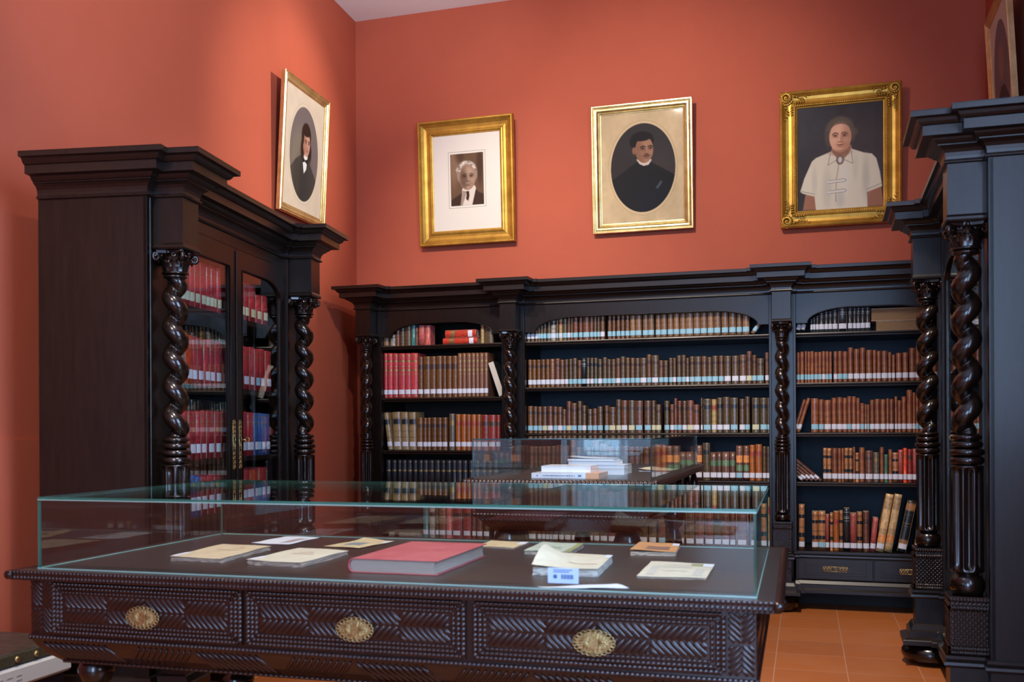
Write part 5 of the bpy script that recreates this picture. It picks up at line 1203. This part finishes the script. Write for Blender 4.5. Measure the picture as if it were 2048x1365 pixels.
# ---------------------------------------------------------------- papers and booklets shown in the cases
def pm(n,c,**k): return mat('paper_'+n,c,.75,**k)
def booklet(fr,zt,quad,h,label,cover,pages=None,name='booklet',cat='booklet',ragged=0,curl=None,spine=None,sheet=False,extra=None,seed=1):
    """quad: four corners FL FR BR BL in table coordinates"""
    q=[Vector(p) for p in quad]; c=sum(q,Vector((0,0)))/4; R=thing(name,fr,c.x,c.y,zt,label,cat); g=random.Random(seed)
    n=14; L=[p-c for p in q]
    def bil(u,v): return (L[0]*(1-u)+L[1]*u)*(1-v)+(L[3]*(1-u)+L[2]*u)*v
    if not sheet and h>.004:
        m=MB(); vs=[];fs=[];lay=5
        ring=[(t,0) for t in np.linspace(0,1,n)[:-1]]+[(1,t) for t in np.linspace(0,1,n)[:-1]]+[(1-t,1) for t in np.linspace(0,1,n)[:-1]]+[(0,1-t) for t in np.linspace(0,1,n)[:-1]]
        k=len(ring)
        for j in range(lay):
            for (u,v) in ring:
                p=bil(u,v); e=1-.012*g.random()*(1+ragged*2)-(.002 if j%2 else 0); vs.append((p.x*e,p.y*e,.0006+(h-.0014)*j/(lay-1)))
        fs=[(j*k+i,j*k+(i+1)%k,(j+1)*k+(i+1)%k,(j+1)*k+i) for j in range(lay-1) for i in range(k)]+[list(range(k)),[(lay-1)*k+i for i in range(k)]]
        m.add(vs,fs); m.build('page_block',pages or pm('aged_pages',(.50,.38,.28)),R)
    m=MB(); vs=[]; N=16
    for j in range(N+1):
        for i in range(N+1):
            u,v=i/N,j/N; p=bil(u,v); e=1.004+ragged*.012*(g.random()-.6)*(1 if i in(0,N) or j in(0,N) else 0)
            z=h+.0005+.0012*math.sin(5*u+3*v+seed)+.0010*math.sin(9*v+seed)+.0012+(curl(u,v) if curl else 0); vs.append((p.x*e,p.y*e,z))
    up=len(vs); vs+=[(x,y,z-.0009) for x,y,z in vs]
    fs=[(j*(N+1)+i,j*(N+1)+i+1,(j+1)*(N+1)+i+1,(j+1)*(N+1)+i) for j in range(N) for i in range(N)]
    fs+=[tuple(up+t for t in f) for f in fs]
    rim=[i for i in range(N+1)]+[j*(N+1)+N for j in range(1,N+1)]+[N*(N+1)+i for i in range(N-1,-1,-1)]+[j*(N+1) for j in range(N-1,0,-1)]
    fs+=[(rim[i],rim[(i+1)%len(rim)],up+rim[(i+1)%len(rim)],up+rim[i]) for i in range(len(rim))]
    m.add(vs,fs,0,True); m.build('cover_sheet',cover,R,angle=40)
    if extra:
        for (nm,uv,mt) in extra:
            m=MB(); K=8; vs=[]
            for j in range(K+1):
                for i in range(K+1):
                    a,b=i/K,j/K; u=(uv[0][0]*(1-a)+uv[1][0]*a)*(1-b)+(uv[3][0]*(1-a)+uv[2][0]*a)*b; v=(uv[0][1]*(1-a)+uv[1][1]*a)*(1-b)+(uv[3][1]*(1-a)+uv[2][1]*a)*b
                    p=bil(u,v); vs.append((p.x,p.y,h+.0026+.0012*math.sin(5*u+3*v+seed)+.0010*math.sin(9*v+seed)+(curl(u,v) if curl else 0)))
            m.add(vs,[(j*(K+1)+i,j*(K+1)+i+1,(j+1)*(K+1)+i+1,(j+1)*(K+1)+i) for j in range(K) for i in range(K)],0,True); m.build(nm,mt,R,recalc=False)
    return R
cream=pm('cream',(.66,.54,.34),var=.10,vscale=25); ivory=pm('ivory',(.70,.65,.49),var=.06,vscale=25); wht=pm('white',(.78,.82,.88)); yel=pm('yellowed',(.66,.53,.30),var=.14,vscale=20); mint=pm('pale_green',(.50,.58,.46),var=.1,vscale=20); org=pm('orange',(.66,.34,.14),var=.1,vscale=20); inkb=pm('faded_blue_ink',(.22,.29,.30)); inkg=pm('grey_ink',(.42,.36,.33)); inkr=pm('faint_brown_ink',(.56,.40,.27)); olive=pm('olive_strip',(.34,.36,.16)); sept=pm('brown_print',(.30,.17,.12)); tg=pm('title_grey',(.60,.58,.48))
UV=lambda a,b,c_,d:[(a,b),(c_,b),(c_,d),(a,d)]
booklet(TAB,ZT,[(-0.954, -0.31), (-0.719, -0.318), (-0.741, 0.1), (-0.994, 0.135)],.015,'thick tan booklet with ragged pages, nearest the left end of the case',cream,ragged=1,seed=1,extra=[('title_print',UV(.30,.58,.72,.61),inkr),('title_print',UV(.62,.70,.70,.76),inkr),('paper_patch',[(.0,.02),(.10,.02),(.10,.34),(.0,.30)],wht)])
booklet(TAB,ZT,[(-0.597, -0.337), (-0.351, -0.364), (-0.344, 0.028), (-0.595, 0.075)],.017,'whitish booklet with a ragged edge, left of the red book',ivory,ragged=1,seed=2,extra=[('title_print',UV(.30,.55,.70,.575),inkr),('title_print',UV(.35,.66,.62,.68),inkr),('paper_patch',[(0,.02),(.10,.02),(.10,.30),(0,.28)],wht)])
booklet(TAB,ZT,[(-0.949, 0.295), (-0.749, 0.268), (-0.757, 0.58), (-0.935, 0.57)],.002,'white folded leaflet at the back left of the case',wht,sheet=True,seed=3,extra=[('picture_print',[(.62,.15),(.85,.25),(.9,.75),(.7,.72)],inkg)])
booklet(TAB,ZT,[(-0.569, 0.255), (-0.387, 0.218), (-0.339, 0.495), (-0.499, 0.522)],.004,'thin yellowed booklet with a blue oval print, behind the red book',yel,seed=4,curl=lambda u,v:.010*max(0,v-.6)*max(0,.75-u)*2.5,extra=[('oval_print',[(.30,.22),(.75,.25),(.70,.58),(.28,.52)],inkb),('paper_patch',[(.86,.70),(1,.72),(1,.98),(.86,.95)],wht)])
booklet(TAB,ZT,[(0.081, 0.39), (0.261, 0.37), (0.276, 0.57), (0.096, 0.585)],.006,'small yellowed booklet half hidden behind the red book',yel,seed=5,extra=[('paper_patch',[(.80,.65),(1,.65),(1,.95),(.80,.95)],wht)])
booklet(TAB,ZT,[(0.351, 0.206), (0.543, 0.212), (0.543, 0.485), (0.353, 0.515)],.016,'pale green booklet with worn spine behind the curled leaves',mint,ragged=1,seed=6,extra=[('spine_strip',[(.86,0),(1,0),(1,1),(.86,1)],olive),('title_print',UV(.2,.3,.7,.33),inkb),('title_print',UV(.2,.5,.65,.53),inkb)])
booklet(TAB,ZT,[(0.773, 0.285), (0.956, 0.298), (0.941, 0.578), (0.769, 0.582)],.016,'orange booklet with a brown print at the back right of the case',org,ragged=.6,seed=7,curl=lambda u,v:.006*(1-u),extra=[('picture_print',UV(.30,.15,.82,.55),sept),('paper_patch',[(.84,.66),(1,.66),(1,.95),(.84,.95)],wht)])
booklet(TAB,ZT,[(0.527, -0.335), (0.763, -0.335), (0.746, 0.05), (0.531, 0.06)],.028,'thick ivory booklet with its top leaves curled up, behind the barcode label',ivory,pages=pm('pale_pages',(.62,.56,.47)),ragged=1,seed=8,curl=lambda u,v:.060*max(0,1-u*1.6)**1.6*(.12+.88*math.sin(min(1,max(0,v*1.15))*PI)**1.2),extra=[('title_print',UV(.45,.30,.90,.33),inkr),('paper_patch',[(.90,.75),(1,.75),(1,1),(.90,1)],wht)])
booklet(TAB,ZT,[(0.617, -0.598), (0.69, -0.611), (0.903, -0.535), (0.85, -0.46)],.002,'plain white paper strip at the front of the case, below the curled booklet',wht,sheet=True,name='paper_strip',cat='paper',seed=9)
booklet(TAB,ZT,[(0.893, -0.312), (1.126, -0.298), (1.126, 0.064), (0.891, 0.057)],.005,'cream printed pamphlet at the right end of the case',ivory,seed=10,curl=lambda u,v:.003*(1-u),extra=[('title_print',UV(.25,.78,.75,.80),tg),('title_print',UV(.25,.60,.70,.66),tg),('title_print',UV(.10,.12,.22,.7),tg),('title_print',UV(.78,.12,.92,.6),tg),('title_print',UV(.3,.35,.68,.37),tg),('stamp',UV(.66,.80,.84,.95),olive),('paper_patch',UV(.84,.80,1,.97),wht)])
# red book: covers, page block, rounded back
def red_book():
    R=thing('red_book',TAB,.044,-.155,ZT,'large faded red cloth book lying flat in the middle of the long glass case','book',rz=math.radians(-1))
    w,d,h=.345,.545,.052; col=mat('faded_red_cloth',(.47,.095,.105),.7,0,.1,.4,.3,160,col2=(.56,.15,.15),vscale=9); m=MB()
    for z0,z1 in ((0.0005,.0035),(h-.0035,h)): m.bbox(-w/2+.02,w/2,-d/2,d/2,z0,z1,.001)
    pr=[(-w/2+.022,0.0005)]; 
    for k in range(9): a=-PI/2-PI*k/8; pr.append((-w/2+.020+.021*math.cos(a),h/2+h/2*math.sin(a)))
    pr.append((-w/2+.022,h-.0002)); inn=[(x+.0035 if x<-w/2+.02 else x,z+(.003 if z<h/2 else -.003)) for x,z in pr]
    n=len(pr); vs=[(x,y,z) for y in (-d/2,d/2) for x,z in pr]+[(x,y,z) for y in (-d/2,d/2) for x,z in inn]
    fs=[(i,i+1,n+i+1,n+i) for i in range(n-1)]+[(2*n+i,2*n+i+1,3*n+i+1,3*n+i) for i in range(n-1)]+[(i,i+1,2*n+i+1,2*n+i) for i in range(n-1)]+[(n+i,n+i+1,3*n+i+1,3*n+i) for i in range(n-1)]
    m.add(vs,fs,0,True); m.build('binding',col,R)
    p=MB(); vs=[]
    for y in (-d/2+.006,d/2-.006):
        for z in (.004,.013,.022,.031,.040,h-.004):
            t=(z-h/2)/(h/2); vs.append((w/2-.010-.006*(1-t*t),y,z))
        for z in (h-.004,.034,.018,.004): t=(z-h/2)/(h/2); vs.append((-w/2+.024-.018*(1-t*t*.9),y,z))
    k=10; p.add(vs,[(i,(i+1)%k,k+(i+1)%k,k+i) for i in range(k)]+[list(range(k)),list(range(k,2*k))]); p.build('page_block',mat('old_page_edges',(.50,.40,.32),.8,bump=.5,bscale=20,stretch=(1,1,40),col2=(.42,.33,.26),vscale=12),R)
red_book()
# modern books in the small case
def modern(x,y,w,d,h,z,label,covm,pagem,rz=0,spine=None):
    R=thing('paperback',TAB2,x,y,z,label,'book','books in the smaller glass case',rz); m=MB(); m.box(-w/2,w/2,-d/2,d/2,.0004,.0014); m.box(-w/2,w/2,-d/2,d/2,h-.0012,h); m.box(-w/2,w/2,-d/2,-d/2+.0012,.0004,h) if spine else m.box(-w/2,-w/2+.0012,-d/2,d/2,.0004,h)
    m.build('cover',covm,R); MB().box(-w/2+.0015,w/2-.001,-d/2+.0015,d/2-.001,.0015,h-.0013).build('page_block',pagem,R); return R
wp=mat('white_pages',(.74,.76,.80),.8); wc=mat('white_gloss_cover',(.80,.82,.86),.3,coat=.4); gc=mat('grey_card',(.55,.56,.60),.5)
r=modern(-.015,-.730,.35,.24,.028,Z2,'white paperback with an orange spine end, lowest of the front stack',wc,wp,spine=True)
m=MB(); m.box(.108,.1755,-.1206,.1205,.0002,.0285); m.build('orange_band',mat('orange_cover',(.72,.27,.03),.35,coat=.4),r)
m=MB(); x=-.115
gg=random.Random(3)
while x<.055:
    wd=gg.uniform(.004,.010); m.box(x,x+wd,-.1209,-.1204,.012,.0165); x+=wd+gg.uniform(.0012,.004)
m.box(-.148,-.142,-.1209,-.1204,.011,.018); m.box(.068,.086,-.1209,-.1204,.009,.020); m.build('spine_print',mat('spine_ink',(.12,.16,.30),.5),r)
modern(-.02,-.705,.26,.20,.034,Z2+.0286,'thick white paged book resting on the white paperback',gc,wp)
modern(.045,-.28,.33,.24,.052,Z2,'thick white book block, lowest of the rear stack in the smaller case',wc,wp)
modern(.030,-.29,.265,.22,.022,Z2+.0524,'grey covered white book, second of the rear stack in the smaller case',gc,wp)
booklet(TAB2,Z2+.0750,[(-.11,-.39),(.150,-.39),(.150,-.19),(-.11,-.19)],.010,'open white booklet with a lifting cover on the rear stack',wc,pages=wp,seed=21,curl=lambda u,v:.012*(1-u)**2)
booklet(TAB2,Z2,[(.22,.02),(.40,-.03),(.43,.28),(.25,.33)],.005,'slim white booklet lying open at the right side of the smaller case',ivory,pages=wp,seed=22,curl=lambda u,v:.012*(1-u)**2)
# ---------------------------------------------------------------- leather case on a white appliance, behind the table at the left
LFr=Fr(-1.985,4.05,-16+0)
R=thing('leather_case',LFr,0,0,.372,'dark studded leather case on a white appliance beside the left wall','case')
lea=mat('worn_dark_leather',(.035,.026,.022),.5,0,.1,.5,.4,50,col2=(.07,.055,.045),vscale=22); trimm=mat('green_brown_braid',(.10,.09,.05),.6,col2=(.04,.035,.025),vscale=120)
m=MB(); m.bbox(-.40,.0,-.30,.275,.0,.058,.006); m.build('lid',lea,R)
m=MB(); m.bbox(-.004,.006,-.305,.28,.004,.050,.002); m.bbox(-.405,.006,-.306,-.296,.004,.050,.002); m.build('edge_binding',trimm,R)
for k in range(5):
    m=MB(); m.lathe([(.0135,0),(.0125,.005),(.009,.009),(.004,.0115),(.001,.012)],0,0,14); y=-.25+.105*k
    m.v=[(.006+z,y+b,.027+a) for a,b,z in m.v]; m.build('brass_stud',brass,R)
wpz=mat('white_plastic',(.70,.71,.70),.35)
R=thing('appliance',LFr,0,0,0,'white plastic appliance with small vents under the studded leather case','appliance')
m=MB(); m.bbox(-.38,.012,-.28,.275,.285,.371,.012); m.build('housing',wpz,R)
m=MB(); m.bbox(-.36,-.02,-.26,.26,.0005,.286,.006); m.build('plinth',mat('dark_plastic',(.03,.02,.02),.5),R)
for k in range(4):
    for j in (0,1): m=MB(); m.bbox(.011,.0135,-.20+.05*k,-.17+.05*k,.330-.018*j,.337-.018*j,.0008); m.build('vent',mat('vent_grey',(.45,.46,.46),.5),R)
